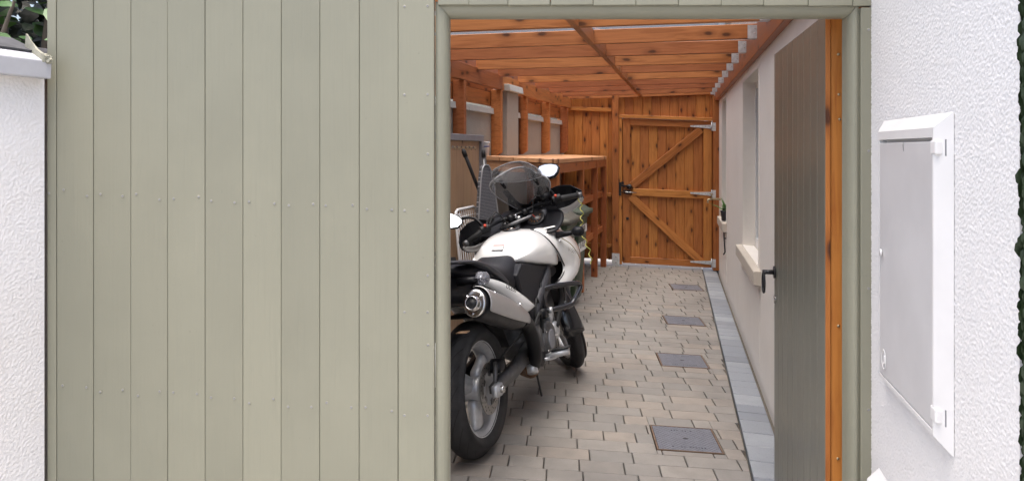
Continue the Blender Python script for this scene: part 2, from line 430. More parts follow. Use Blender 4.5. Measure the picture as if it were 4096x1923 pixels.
# ------------------------------------------------------------------ lines of the site (level coordinates, metres; sh() adds the fall)
def FX(px): r = (px-1288)/1900; return 2.38*r/(1+.065*r)       # across the fence, from sight-line widths
def FP(x, z, out=0): return Vector((x, 2.38-.065*x-out, z))
FU = Vector((1, -.065, 0)).normalized()
def WL(y): return .604+.2142*y
WN = Vector((-.9778, .2094, 0)); WD = Vector((.2094, .9778, 0))
def WP(y, z, p=0): return Vector((WL(y), y, z))+WN*p
def GL(y): return -2.265+.298*y
GN = Vector((.9583, -.2856, 0)); GD = Vector((.2856, .9583, 0))
def GP(y, z, p=0): return Vector((GL(y), y, z))+GN*p
def BP(x, z, out=0): return Vector((x, 10.16+.1*(2.78-x)-out, z))
BU = Vector((1, -.1, 0)).normalized()
Z3 = Vector((0, 0, 1))
def boxpts(o, ux, uy, uz): return [o+ux*i+uy*j+uz*k for i in (0, 1) for j in (0, 1) for k in (0, 1)]
BOXF = [(0, 1, 3, 2), (4, 6, 7, 5), (0, 4, 5, 1), (2, 3, 7, 6), (0, 2, 6, 4), (1, 5, 7, 3)]

# ------------------------------------------------------------------ ground
def ground():
    xs = [-300, -9, 9, 300]; ys = [-300, -40, 0, 40, 300]; v = []; f = []
    for x in xs:
        for y in ys: v.append((x, y, -SLOPE*max(-9, min(9, x))-.055))
    for i in range(3):
        for j in range(4): a = i*5+j; f.append((a, a+5, a+6, a+1))
    o = mesh_obj('ground', v, f, 'garden_soil'); o['kind'] = 'structure'
    v = [(-1.55, -8, -.046), (9, -8, -.046), (9, 2.36, -.046), (-1.55, 2.36, -.046)]
    v = [(-6, -8, 0), (9, -8, 0), (9, 1.2, 0), (.8, 1.25, 0), (1.09, 2.37, 0), (-1.5, 2.45, 0), (-2.5, -1, 0)]
    o = mesh_obj('street_pavement', [Vector(p)-Vector((0, 0, .02)) for p in v], [tuple(range(7))], 'street_concrete', sheared=True); o['kind'] = 'structure'
    v = [(.6, 10.42, -.004), (3.4, 10.15, -.004), (6, 22, -.004), (2.0, 22, -.004)]
    o = mesh_obj('yard_paving', v, [(0, 1, 2, 3)], 'pale_coping', sheared=True); o['kind'] = 'structure'
ground()

# ------------------------------------------------------------------ alley floor: pavers
COVERS = [(.963, 4.19, .352), (1.295, 5.748, .352), (1.612, 7.09, .352), (2.034, 8.82, .352)]
PU = Vector((1, -.07, 0)).normalized(); PV = Vector((.07, 1, 0)).normalized()
def uv(x, y): return x*PU.x+y*PU.y, x*PV.x+y*PV.y
def xy(u, v): return Vector((u*PU.x+v*PV.x, u*PU.y+v*PV.y, 0))
def proj(p):
    y = max(p.y, .1); return 1288+1900*p.x/y, 360+1900*(1.6-p.z)/y
def floor():
    bed = [GP(2.42, -.042), WP(2.42, -.042), WP(10.35, -.042), GP(10.6, -.042)]
    fl = mesh_obj('alley_floor', bed, [(0, 1, 2, 3)], 'joint_sand', sheared=True); fl['kind'] = 'structure'
    rnd = random.Random(3); pieces = []
    holes = []
    for cx, cy, s in COVERS:
        cu, cv = uv(cx, cy); holes.append((cu-s/2-.006, cu+s/2+.006, cv-s/2-.006, cv+s/2+.006))
    v0 = 2.36; W = .1375
    def border_u(v):      # where the slate border begins on this row
        # point on WP line offset p=.205
        lo = v
        for _ in range(6): p = WP(lo, 0, .212); lo += v-uv(p.x, p.y)[1]
        p = WP(lo, 0, .212); return uv(p.x, p.y)[0]
    def left_u(v):
        lo = v
        for _ in range(6): p = GP(lo, 0, -.08); lo += v-uv(p.x, p.y)[1]
        p = GP(lo, 0, -.08); return uv(p.x, p.y)[0]
    row = 0
    while v0 < 10.55:
        a, b = v0+.0015, v0+W-.0015
        u1 = border_u((a+b)/2); u = u1; ul = left_u(a)
        ra, rb = border_u(a)-.006, border_u(b)-.006
        first = True; seq = (.178, .27, .225, .178, .27)
        k = rnd.randrange(5); u -= rnd.choice((.0, .09, .05, .13))-.09*0
        if u < u1-.02: pieces.append((u+.003, None, a, b, ra, rb))       # cut piece at the border
        else: u = u1
        while u > ul:
            ln = seq[k % 5]; k += rnd.choice((1, 2))
            if u == u1: pieces.append((u-ln+.0028, None, a, b, ra, rb))
            else: pieces.append((u-ln+.0028, u-.0028, a, b, 0, 0))
            u -= ln
        v0 += W; row += 1
    quads = []
    for (x0, x1, a, b, ra, rb) in pieces:
        if x1 is None:
            hit = [h for h in holes if h[0] < ra and h[1] > x0 and h[2] < b and h[3] > a]
            if not hit: quads.append(((x0, a), (ra, a), (rb, b), (x0, b))); continue
            x1 = ra
        rects = [(x0, x1, a, b)]
        for h in holes:
            new = []
            for (p, q, r, s) in rects:
                if h[0] >= q or h[1] <= p or h[2] >= s or h[3] <= r: new.append((p, q, r, s)); continue
                if p < h[0]: new.append((p, h[0], r, s))
                if q > h[1]: new.append((h[1], q, r, s))
                m0, m1 = max(p, h[0]), min(q, h[1])
                if r < h[2]: new.append((m0, m1, r, h[2]))
                if s > h[3]: new.append((m0, m1, h[3], s))
            rects = new
        for (p, q, r, s) in rects:
            if q-p > .008 and s-r > .008: quads.append(((p, r), (q, r), (q, s), (p, s)))
    def solid(pts, jit):
        c = sum((p for p in pts), Vector())/len(pts)
        ins = .0035; top = []; mid = []; bot = []
        for p in pts:
            d = (c-p); d = d.normalized()*ins*1.4
            top.append(p+d+Z3*jit); mid.append(p+Z3*(jit-.0035)); bot.append(p-Z3*.04)
        n = len(pts); vv = top+mid+bot; ff = [tuple(range(n))]
        for i in range(n):
            j = (i+1) % n; ff += [(i, n+i, n+j, j), (n+i, 2*n+i, 2*n+j, n+j)]
        return vv, ff
    def emit(quads, name, mat, limit=300):
        items = []
        for q in quads:
            pts = q if isinstance(q[0], Vector) else [xy(*w) for w in q]
            c = sum(pts, Vector())/4; px, py = proj(c)
            vis = 1090 < px < 1965 and py < 1230 and c.y > 2.6
            items.append((not vis, c.y, pts))
        items.sort(key=lambda t: (t[0], t[1]))
        rest_v, rest_f = [], []
        for i, (hid, _, pts) in enumerate(items):
            jit = rnd.uniform(-.0012, .0012)
            vv, ff = solid(pts, jit)
            if i < limit and not hid:
                c = sh(sum(pts, Vector())/len(pts)); x = pts[1]-pts[0]; x = Vector((x.x, x.y, -SLOPE*x.x))
                mw = frame_mw(x, PV if name == 'paver' else WD, c); inv = mw.inverted()
                mesh_obj(name, [inv @ sh(p) for p in vv], ff, mat, fl, mw)
            else:
                k = len(rest_v); rest_v += vv; rest_f += [tuple(a+k for a in f) for f in ff]
        if rest_v:
            o = mesh_obj(name+'_bed', rest_v, rest_f, mat, fl, sheared=True); o['kind'] = 'stuff'
    emit(quads, 'paver', 'paver_buff')
    bq = []; y = 2.45
    while y < 10.2:
        ln = rnd.choice((.205, .14, .205, .14, .17))
        a, b = y+.0032, y+ln*.9778-.0032
        bq.append([WP(a, 0, .205), WP(a, 0, .030), WP(b, 0, .030), WP(b, 0, .205)])
        y += ln*.9778
    emit(bq, 'border_paver', 'paver_slate')
floor()

def covers():
    lab = ['nearest grey iron access cover set in the paving, largest in view', 'second grey iron access cover from the camera, in the paving beside the front wheel',
           'third grey iron access cover along the paving, between the two middle ones and the gate', 'farthest grey iron access cover, closest to the wooden gate']
    lab[2] = 'third grey iron access cover from the camera, second closest to the gate'
    for (cx, cy, s), lb in zip(COVERS, lab):
        c = sh((cx, cy, 0)); mw = frame_mw(Vector((PU.x, PU.y, -SLOPE*PU.x)), PV, c)
        t = thing('access_cover', c, lb, 'drain cover', 'access covers in the paving', mw)
        h = s/2; w = .008; vv = []; ff = []
        for r, z in ((h, .003), (h-w, .003), (h-w, -.03), (h, -.03)):
            vv += [(-r, -r, z), (r, -r, z), (r, r, z), (-r, r, z)]
        for a in range(4):
            for i in range(4): j = (i+1) % 4; b = (a+1) % 4; ff.append((a*4+i, a*4+j, b*4+j, b*4+i))
        mesh_obj('frame', vv, ff, 'rust_edge', t, mw)
        lid = prism('lid', [(-h+w+.003, -h+w+.003), (h-w-.003, -h+w+.003), (h-w-.003, h-w-.003), (-h+w+.003, h-w-.003)], -.02, .002, 'cover_lattice', t, lambda u, v, z: (u, v, z), mw=mw)
        prism('keyhole', [(-.014, -.006), (.014, -.006), (.014, .006), (-.014, .006)], .0021, .0035, 'ink_black', lid, lambda u, v, z: (u, v, z), mw=mw)
        for yy, n in ((h*.66, 9), (-h*.66, 12)):
            bm = bmesh.new()
            for i in range(n):
                if random.random() < .15: continue
                m = Matrix.Translation(((i-n/2+.5)*.0155, yy, .003)) @ Matrix.Diagonal((.009, .014, .003, 1))
                bmesh.ops.create_cube(bm, size=1, matrix=m)
            bm_obj('cast_lettering', bm, 'cast_cover', lid, mw)['kind'] = 'stuff'
covers()

# ------------------------------------------------------------------ house on the right
def wall_with_holes(name, y0, y1, z0, z1, holes, depth, mat, parent):
    ys = sorted({y0, y1, *[h[0] for h in holes], *[h[1] for h in holes]}); zs = sorted({z0, z1, *[h[2] for h in holes], *[h[3] for h in holes]})
    v = []; f = []
    def q(*p): k = len(v); v.extend(p); f.append((k, k+1, k+2, k+3))
    for a, b in zip(ys, ys[1:]):
        for c, d in zip(zs, zs[1:]):
            if any(h[0] <= a and b <= h[1] and h[2] <= c and d <= h[3] for h in holes): continue
            q(WP(a, c), WP(b, c), WP(b, d), WP(a, d))
    for (a, b, c, d) in holes:
        q(WP(a, c), WP(a, d), WP(a, d, -depth), WP(a, c, -depth)); q(WP(b, d), WP(b, c), WP(b, c, -depth), WP(b, d, -depth))
        q(WP(a, c), WP(b, c), WP(b, c, -depth), WP(a, c, -depth)); q(WP(b, d), WP(a, d), WP(a, d, -depth), WP(b, d, -depth))
    return mesh_obj(name, v, f, mat, parent, sheared=True)
import numpy as np
def rough_sheet(name, mat, parent, to, width, z0, z1, step, amp, seed):
    """Wall face with real thrown-stone relief: a fine grid pushed out by filtered noise."""
    nu, nv = int(width/step)+1, int((z1-z0)/step)+1
    rs = np.random.RandomState(seed)
    w = rs.randn(nv, nu); fy = np.fft.fftfreq(nv)[:, None]; fx = np.fft.fftfreq(nu)[None, :]; rr = np.sqrt(fx*fx+fy*fy)
    def band(k0, k1):
        f = np.fft.ifft2(np.fft.fft2(rs.randn(nv, nu))*np.exp(-(rr/k1)**2)*(1-np.exp(-(rr/k0)**2))).real
        return f/f.std()
    hgt = np.tanh(band(.18, .36)*1.3)*.9+band(.25, .5)*.35+band(.01, .06)*.06
    hgt = np.clip(hgt, -2, 2)*amp*.5
    o, a, b = to(0, z0, 0), to(width, z0, 0)-to(0, z0, 0), to(0, z1, 0)-to(0, z0, 0); n = to(0, z0, 1)-o
    U, V = np.meshgrid(np.linspace(0, 1, nu), np.linspace(0, 1, nv))
    ed = np.minimum(1, np.minimum(U, 1-U)*width/.006); hgt = hgt*ed
    co = np.array(o)[None, None, :]+U[..., None]*np.array(a)+V[..., None]*np.array(b)+hgt[..., None]*np.array(n)
    idx = np.arange(nu*nv).reshape(nv, nu); fc = np.stack([idx[:-1, :-1], idx[:-1, 1:], idx[1:, 1:], idx[1:, :-1]], -1).reshape(-1, 4)
    if a.cross(b).dot(n) < 0: fc = fc[:, ::-1]
    me = bpy.data.meshes.new(name); me.vertices.add(nu*nv); me.vertices.foreach_set('co', co.reshape(-1).astype(np.float32))
    me.loops.add(fc.size); me.loops.foreach_set('vertex_index', fc.reshape(-1).astype(np.int32))
    me.polygons.add(len(fc)); me.polygons.foreach_set('loop_start', np.arange(0, fc.size, 4, dtype=np.int32)); me.polygons.foreach_set('loop_total', np.full(len(fc), 4, np.int32))
    me.update(calc_edges=True); me.polygons.foreach_set('use_smooth', [True]*len(me.polygons)); me.materials.append(MAT(mat))
    return put(bpy.data.objects.new(name, me), parent)
def house():
    base = sh(WP(2.3, 0))
    h = thing('house', base, 'white house along the right with pebbledash front part and smooth wall in the alley', 'house')
    mwI = Matrix.Identity(4)
    wins = [(5.40, 6.62, .79, 2.21), (8.72, 9.50, .79, 2.23)]
    wall_with_holes('smooth_wall', 2.33, 15, -.4, 2.95, wins, .15, 'smooth_render', h)
    rough_sheet('pebbledash_wall', 'pebbledash', h, lambda s, z, p: sh(WP(1.319+s, z, p)), 1.011, -.2, 2.35, .0027, .0016, 1)
    v = [WP(1.319, 2.35), WP(2.33, 2.35), WP(2.33, 2.95), WP(1.319, 2.95)]
    mesh_obj('pebbledash_band', v, [(0, 1, 2, 3)], 'pebbledash', h, sheared=True)
    R = -WN
    A = WP(1.319, 0); B = WP(15, 0)
    q = [A, A+R*7, B+R*7, B]
    fr = [q[0]-Z3*.4, q[1]-Z3*.6, q[1]+Z3*2.95, q[0]+Z3*2.95]
    mesh_obj('front_wall', fr, [(0, 1, 2, 3)], 'pebbledash', h, sheared=True)
    mesh_obj('rear_wall', [q[1]-Z3*.6, q[2]-Z3*.6, q[3]-Z3*.6, q[1]+Z3*2.95, q[2]+Z3*2.95, q[3]+Z3*2.95], [(0, 1, 4, 3), (1, 2, 5, 4)], 'smooth_render', h, sheared=True)
    a, b, c, d = [p+Z3*2.9505 for p in q]
    a += WN*.06-WD*.3; d += WN*.06+WD*.3; b -= WN*.3+WD*.3; c += -WN*.3+WD*.3
    r1 = (a+b)/2+Z3*1.1; r2 = (c+d)/2+Z3*1.1
    mesh_obj('roof', [a, b, c, d, r1, r2], [(0, 3, 5, 4), (1, 4, 5, 2), (0, 4, 1), (3, 2, 5), (0, 1, 2, 3)], 'roof_slate', h, sheared=True)
    for (y0, y1, z0, z1), (s0, s1) in zip(wins, ((5.22, 6.74), (8.60, 9.62))):
        w = .055; dp = -.105
        vv = []; ff = []
        for (ya, yb, za, zb, pp) in ((y0+.001, y1-.001, z0+.001, z1-.001, dp), (y0+w, y1-w, z0+w+.02, z1-w, dp), (y0+w, y1-w, z0+w+.02, z1-w, dp-.04)):
            vv += [WP(ya, za, pp), WP(yb, za, pp), WP(yb, zb, pp), WP(ya, zb, pp)]
        for k in (0, 1):
            for i in range(4): j = (i+1) % 4; ff.append((k*4+i, k*4+j, k*4+4+j, k*4+4+i))
        wf = mesh_obj('window', vv, ff, 'white_upvc', h, sheared=True)
        mesh_obj('pane', [WP(y0+w-.002, z0+w, dp-.035), WP(y1-w+.002, z0+w, dp-.035), WP(y1-w+.002, z1-w+.002, dp-.035), WP(y0+w-.002, z1-w+.002, dp-.035)], [(0, 1, 2, 3)], 'window_glass_dark', wf, sheared=True)
        # sill: slopes a little to the front
        bm = bmesh.new()
        prof = [(-.14, z0+.004), (.050, z0-.012), (.050, z0-.105), (.0, z0-.112), (-.02, z0-.112), (-.14, z0-.10)]
        e0 = [bm.verts.new(sh(WP(s0, z, p))) for p, z in prof]; e1 = [bm.verts.new(sh(WP(s1, z, p))) for p, z in prof]
        bm.faces.new(e0); bm.faces.new(e1[::-1])
        for i in range(6): j = (i+1) % 6; bm.faces.new((e0[i], e0[j], e1[j], e1[i]))
        bmesh.ops.recalc_face_normals(bm, faces=bm.faces)
        bmesh.ops.bevel(bm, geom=bm.edges[:], offset=.004, segments=2, affect='EDGES')
        bm_obj('sill', bm, 'sill_concrete', h)
    # narrow plaster bead beside each opening
    for y in (5.33, 8.64):
        plank('plaster_bead', WP(y, .1, .001), WP(y, 2.27, .001), .012, .006, 'smooth_render', h, WD)
    for i in (0, 1): pass
house()
def meter_box():
    y0, y1, z0, z1 = 1.625, 2.165, .962, 1.706
    b0, b1, c0, c1, p = 1.662, 2.112, .992, 1.672, .030
    t = thing('meter_box', sh(WP(y1, z0)), 'white plastic meter box with grey door on the pebbledash wall', 'meter box')
    vv = [WP(y0, z0, .001), WP(y1, z0, .001), WP(y1, z1, .001), WP(y0, z1, .001), WP(b0, c0, p), WP(b1, c0, p), WP(b1, c1, p), WP(b0, c1, p)]
    d0, d1, e0, e1 = b0+.008, b1-.008, c0+.010, c1-.022
    vv += [WP(d0, e0, p), WP(d1, e0, p), WP(d1, e1, p), WP(d0, e1, p), WP(d0, e0, p-.02), WP(d1, e0, p-.02), WP(d1, e1, p-.02), WP(d0, e1, p-.02)]
    ff = []
    for k in range(3):
        for i in range(4): j = (i+1) % 4; ff.append((k*4+i, k*4+j, k*4+4+j, k*4+4+i))
    ff.append((12, 13, 14, 15))
    mesh_obj('surround', vv, ff, 'meter_box_plastic', t, sheared=True)
    g = .003
    def to(u, v, h): return sh(WP(u, v, h))
    dr = prism('door', [(d0+g, e0+g), (d1-g, e0+g), (d1-g, e1-g-.006), (d0+g, e1-g-.006)], p-.018, p-.001, 'meter_door_plastic', t, to, bev=.002)
    for z in (1.628, 1.040):
        prism('hinge', [(y0+.020, z-.016), (d0+.010, z-.016), (d0+.010, z+.016), (y0+.020, z+.016)], .012, p+.0015, 'meter_box_plastic', t, to, bev=.004)
        prism('hinge_slot', [(y0+.013, z-.018), (y0+.0205, z-.018), (y0+.0205, z+.018), (y0+.013, z+.018)], .006, .0135, 'grey_trim', t, to)
    c = WP(d1-.03, 1.34, p+.002)
    tube('key_slot', [sh(c), sh(c+WN*.003)], .010, 'white_plastic', dr, 14)
    mwx = frame_mw(-WD, Z3, sh(WP(d1-.052, 1.052, p+.0005)))
    bm = bmesh.new(); n = 24
    r0 = [bm.verts.new((.022*math.cos(2*PI*i/n), .028*math.sin(2*PI*i/n), 0)) for i in range(n)]; r1 = [bm.verts.new((.0195*math.cos(2*PI*i/n), .0255*math.sin(2*PI*i/n), .0015)) for i in range(n)]
    r2 = [bm.verts.new((.017*math.cos(2*PI*i/n), .023*math.sin(2*PI*i/n), 0)) for i in range(n)]
    for p_, q_ in ((r0, r1), (r1, r2)):
        for i in range(n): bm.faces.new((p_[i], p_[(i+1) % n], q_[(i+1) % n], q_[i]))
    bm_obj('maker_ring', bm, 'meter_box_plastic', dr, mwx)
    tube('maker_mark', [(-.006, -.010, 0), (.003, -.012, 0), (.006, -.002, 0), (.004, .012, 0)], .0018, 'meter_box_plastic', dr, 6, 3, mw=mwx)
    # dark scuff near the top of the door
    prism('scuff', [(1.878, 1.618), (1.884, 1.622), (1.888, 1.634), (1.884, 1.643), (1.880, 1.632)], p-.0009, p-.0004, 'ink_grey', dr, to)
    g_ = thing('service_box', sh(WP(2.2, .3)), 'white corner of a low service box at the foot of the pebbledash wall', 'service box')
    pf = [(.001, .695), (.036, .658), (.040, .20), (.001, .17)]
    def to2(u, v, h): return sh(WP(h, v, u))
    prism('casing', pf, 1.98, 2.215, 'meter_box_plastic', g_, to2, bev=.004)
    prism('lid', [(.037, .635), (.042, .63), (.042, .23), (.037, .225)], 2.0, 2.195, 'meter_box_plastic', g_, to2)
meter_box()

# ------------------------------------------------------------------ painted fence with the doorway
def board_front(name, x0, x1, z0, z1, mat, parent, out=0, t=.02, gap=.0014):
    xm = (x0+x1)/2; k = random.uniform(-.0009, .0009)
    return plank(name, FP(xm-k, z0, out-t/2), FP(xm+k, z1, out-t/2), (x1-x0)/FU.x-gap, t, mat, parent, FU, .0016)
SCREWS = []
def screw(x, z, parent, out=0):
    if 'm' not in BOXES:
        bm = bmesh.new(); n = 10; c = bm.verts.new((0, 0, .0004)); p = [bm.verts.new((.0032*math.cos(2*PI*i/n), .0032*math.sin(2*PI*i/n), .0012)) for i in range(n)]
        q = [bm.verts.new((.0050*math.cos(2*PI*i/n), .0050*math.sin(2*PI*i/n), 0)) for i in range(n)]
        for i in range(n): j = (i+1) % n; f = bm.faces.new((c, p[i], p[j])); f.material_index = 1; bm.faces.new((p[i], q[i], q[j], p[j]))
        me = bpy.data.meshes.new('screw'); bm.to_mesh(me); bm.free(); me.materials.append(MAT('screw_rim')); me.materials.append(MAT('ink_grey')); BOXES['m'] = me
    o = bpy.data.objects.new('screw', BOXES['m']); n = FU.cross(Z3).normalized()
    return put(o, parent, frame_mw(FU, Z3, sh(FP(x, z, out+.0003))))
def fence():
    t = thing('painted_fence', sh(FP(-.6, 0)), 'sage green vertical board fence framing the open doorway', 'fence')
    js = [118, 142, 235, 329, 422, 516, 611, 708, 805, 904, 1002]
    X = [FX(p) for p in js]; TOP = 2.66
    rn = random.Random(5)
    for i in range(len(X)-1):
        b = board_front('board', X[i], X[i+1], .03, TOP, 'sage_paint', t, out=rn.uniform(-.0012, .0012), gap=rn.choice((.0010, .0014, .0024)))
        if i:
            for z in (1.383, .738):
                for xx in ((X[i]+.022), (X[i+1]-.024)): screw(xx+rn.uniform(-.004, .004), z+rn.uniform(-.012, .012), b, .0013)
        plank('tongue', FP(X[i+1], .03, -.010), FP(X[i+1], TOP, -.010), .016, .006, 'sage_paint', t, FU, 0)
    screw(X[0]+.008, 1.375, b, .0013)
    # board beside the doorway and the short one over it
    xa, xb = FX(1002), FX(1093)
    b = board_front('board', xa, xb, .03, 2.052, 'sage_paint', t)
    for z in (2.02, 1.74, 1.372, 1.05, .722): 
        screw(xa+.02, z, b); screw(xb-.022, z+.004, b)
    for px, z in ((1076, 1.555), (1076, 1.17), (1077, .95)): screw(FX(px), z, b)
    hs = [1002, 1101, 1180, 1279, 1385, 1492, 1600, 1707, 1815, 1922, 2034, 2146, 2203]
    H = [FX(p) for p in hs]
    for i in range(len(H)-1):
        b = board_front('header_board', H[i], H[i+1], 2.054 if i == 0 else 2.030+.026*((H[i]+H[i+1])/2+.2)+rn.uniform(-.0006, .0006), TOP, 'sage_paint', t, out=rn.uniform(0, .0006))
        plank('tongue', FP(H[i+1], 2.06, -.010), FP(H[i+1], TOP, -.010), .016, .006, 'sage_paint', t, FU, 0)
        if i not in (0,): screw(H[i]+.03, 2.105, b, .002); screw(H[i+1]-.025, 2.10, b, .002)
    # right-hand trim board
    xr0, xr1 = FX(2167), FX(2203)
    b = board_front('trim_board', xr0, xr1, .03, 2.058, 'sage_paint', t)
    for z in (1.99, 1.62, 1.20, .83, .55): screw((xr0+xr1)/2, z, b)
    # quarter-round door frame, set back from the boards
    def qr(w, flip):
        P = [(0, -.07), (0, -.016), (.007, -.016), (.007, -.011)]
        for k in range(7):
            a = PI/2*(1-k/6); P.append((.011+(w-.011)*math.cos(a), -.045+.034*math.sin(a)))
        P += [(w, -.07)]
        return P
    xl0, xl1 = FX(1094), FX(1129)
    def zh(x): return 1.995+.030*(x+.2)
    prism('door_frame_moulding', qr(xl1-xl0, 0), .0, zh(xl1), 'sage_paint', t, lambda u, v, h: sh(FP(xl0+u, h+.047*(xl1-xl0-u)/(xl1-xl0), v)), smooth=False)
    xq0, xq1 = FX(2126)*1.020, FX(2167)
    prism('door_frame_moulding', qr(xq1-xq0, 1), .0, zh(xq0), 'sage_paint', t, lambda u, v, h: sh(FP(xq1-u, h+.047*(xq1-xq0-u)/(xq1-xq0), v)))
    hz = .047
    def tohead(u, v, h):
        m = (hz-u)/hz
        x = xl1-m*(xl1-xl0) if h < .3 else xq0+m*(xq1-xq0)
        return sh(FP(x, (zh(xl1) if h < .3 else zh(xq0))+hz-u, v-.003))
    prism('door_frame_moulding', qr(hz, 0), 0, 1, 'sage_paint', t, tohead)
    # posts and rails behind the boards
    for x in (FX(1052), FX(2188), FX(200), FX(560)):
        plank('post', FP(x, .0, -.067), FP(x, 2.6, -.067), .075 if x < .9 else .04, .09, 'stained_roof_timber', t, FU)
    for z in (.74, 1.38, 2.35):
        for (a, b) in ((FX(205)+.045, FX(555)-.045), (FX(565)+.045, FX(1047)-.045)):
            plank('rail', FP(a, z, -.045), FP(b, z, -.045), .07, .045, 'stained_roof_timber', t, Z3)
    plank('rail', FP(FX(1110), 2.1, -.1), FP(FX(2140), 2.1, -.1), .09, .05, 'stained_roof_timber', t, Z3)
fence()

def door():
    hx, hy = 1.019, 2.46; D = Vector((.187, .982, 0)).normalized(); Nn = Vector((-D.y, D.x, 0))   # Nn: towards the alley, the painted face
    def DP(s, z, n=0): return Vector((hx, hy, z))+D*s+Nn*n
    t = thing('timber_door', sh(DP(0, 0)), 'open plank door with a dark face and bare stained wood along its edge', 'door')
    n = 9; w = 1.07/n
    for i in range(n):
        b = plank('board', DP((i+.5)*w, .04, -.009), DP((i+.5)*w, 2.062, -.009), w-.002, .018, 'door_paint', t, D, .003)
    # stained frame behind the boards
    ft = .046
    for s, ww in ((.050, .1), (1.02, .1)):
        st = plank('stile', DP(s, .04, -.018-ft/2), DP(s, 2.062, -.018-ft/2), ww, ft, 'stained_door_edge', t, D, .002)
        if s < .2:
            for z in (.62, 1.05, 1.72, 1.80, 1.93):
                c = DP(-.0008, z, -.018-ft*random.uniform(.4, .6)); mw = frame_mw(Nn, Z3, sh(c))
                tube('screw', [(0, 0, -.002), (0, 0, .0014)], .0045, 'brass', st, 8, mw=mw)
    for z in (.12, .95, 1.95):
        plank('ledge', DP(.1, z, -.018-ft/2), DP(.97, z, -.018-ft/2), .1, ft, 'stained_door_edge', t, Z3, .002)
    # light bare edge strip of the first board
    plank('edge_strip', DP(-.004, .04, -.0085), DP(-.004, 2.06, -.0085), .015, .006, 'stained_door_edge', t, Nn, .001)
    # ring handle
    c = DP(1.035, 1.055, .002)
    mw = frame_mw(D, Z3, sh(c))          # local z = -Nn? handled by sign below
    zs = 1 if mw.col[2].to_3d().dot(Nn) > 0 else -1
    rose = tube('ring_handle', [(0, 0, 0), (0, 0, .006*zs)], .028, 'black_iron', t, 16, mw=mw)
    tube('spindle', [(0, .0, .006*zs), (0, 0, .05*zs)], [.011, .010], 'black_iron', rose, 10, mw=mw)
    tube('cross_bar', [(-.03, 0, .046*zs), (.03, 0, .046*zs)], .007, 'black_iron', rose, 8, mw=mw)
    ring = [(math.sin(a)*.030, -.047-math.cos(a)*-.047, .046*zs+.004*zs) for a in [2*PI*k/20 for k in range(21)]]
    tube('ring', ring, .0055, 'black_iron', rose, 8, mw=mw)
    k = sh(DP(1.035, .93, .001)); mk = frame_mw(D, Z3, k)
    tube('lock_plate', [(0, 0, 0), (0, 0, .004*zs)], .018, 'steel', t, 14, mw=mk)
    # hinge straps on the far side are not seen
door()

# ------------------------------------------------------------------ garden wall on the left
def garden_wall():
    t = thing('garden_wall', sh(GP(2.0, 0)), 'white pebbledash garden wall with sloping coping at the left edge', 'wall')
    a, b = GP(-4, 0), GP(2.468, 0); W = -GN*.2
    mesh_obj('wall_end', boxpts(GP(2.468, -.1, -.03), GP(2.88, 0)-GP(2.468, 0), -GN*.17, Z3*1.85), BOXF, 'grey_concrete', t, sheared=True)
    prism('coping', [(-.012, 1.752), (-.012, 1.80), (-.10, 1.86), (-.22, 1.81), (-.22, 1.752)], 2.456, 2.88, 'felt', t, lambda u, v, h: sh(GP(h, v, u)))
    mesh_obj('wall', boxpts(a-Z3*.1, b-a, W, Z3*1.85), BOXF, 'pebbledash_garden', t, sheared=True)
    rough_sheet('pebbledash_face', 'pebbledash_garden', t, lambda s, z, p: sh(GP(1.9+s, z, p+.004)), .566, .05, 1.747, .0034, .0018, 2)
    prof = [(.052, 1.747), (.055, 1.803), (.02, 1.823), (-.10, 1.868), (-.22, 1.82), (-.25, 1.80), (-.25, 1.747)]
    y = -4.0
    while y < 2.4:
        y2 = min(y+.6, 2.452)
        if 2.452-y2 < .15: y2 = 2.452
        prism('coping', prof, y+.002, y2-.002, 'white_coping', t, lambda u, v, h: sh(GP(h, v, u)), bev=.004)
        y = y2
    prism('roofing_felt', [(.012, 1.829), (-.10, 1.872), (-.23, 1.825), (-.23, 1.829), (-.10, 1.878), (.014, 1.835)], .5, 2.44, 'felt', t, lambda u, v, h: sh(GP(h, v, u)))
    # lump of set filler where the coping meets the fence
    bm = bmesh.new(); bmesh.ops.create_icosphere(bm, subdivisions=3, radius=1)
    rn = random.Random(2)
    for v in bm.verts:
        k = 1+.35*math.sin(v.co.x*5+2)*math.cos(v.co.z*6)+rn.uniform(-.12, .12)
        v.co = Vector((v.co.x*.016*k, v.co.y*.014*k, v.co.z*.016*k))
    c = sh(GP(2.435, 1.808, .048)); bm_obj('filler', bm, 'sealant', t, Matrix.Translation(c))
    bm = bmesh.new()
    vs_ = [bm.verts.new(sh(GP(2.415, z, p))) for p, z in ((-.012, 1.80), (.04, 1.785), (.056, 1.80), (.052, 1.825), (.030, 1.838), (.010, 1.862), (-.012, 1.888), (-.016, 1.85))]
    f = bm.faces.new(vs_); r = bmesh.ops.extrude_face_region(bm, geom=[f])
    for v in [g for g in r['geom'] if isinstance(g, bmesh.types.BMVert)]: v.co += GD*.008+GN*rn.uniform(-.006, .006)
    bm_obj('torn_filler_skin', bm, 'sealant', t)
garden_wall()
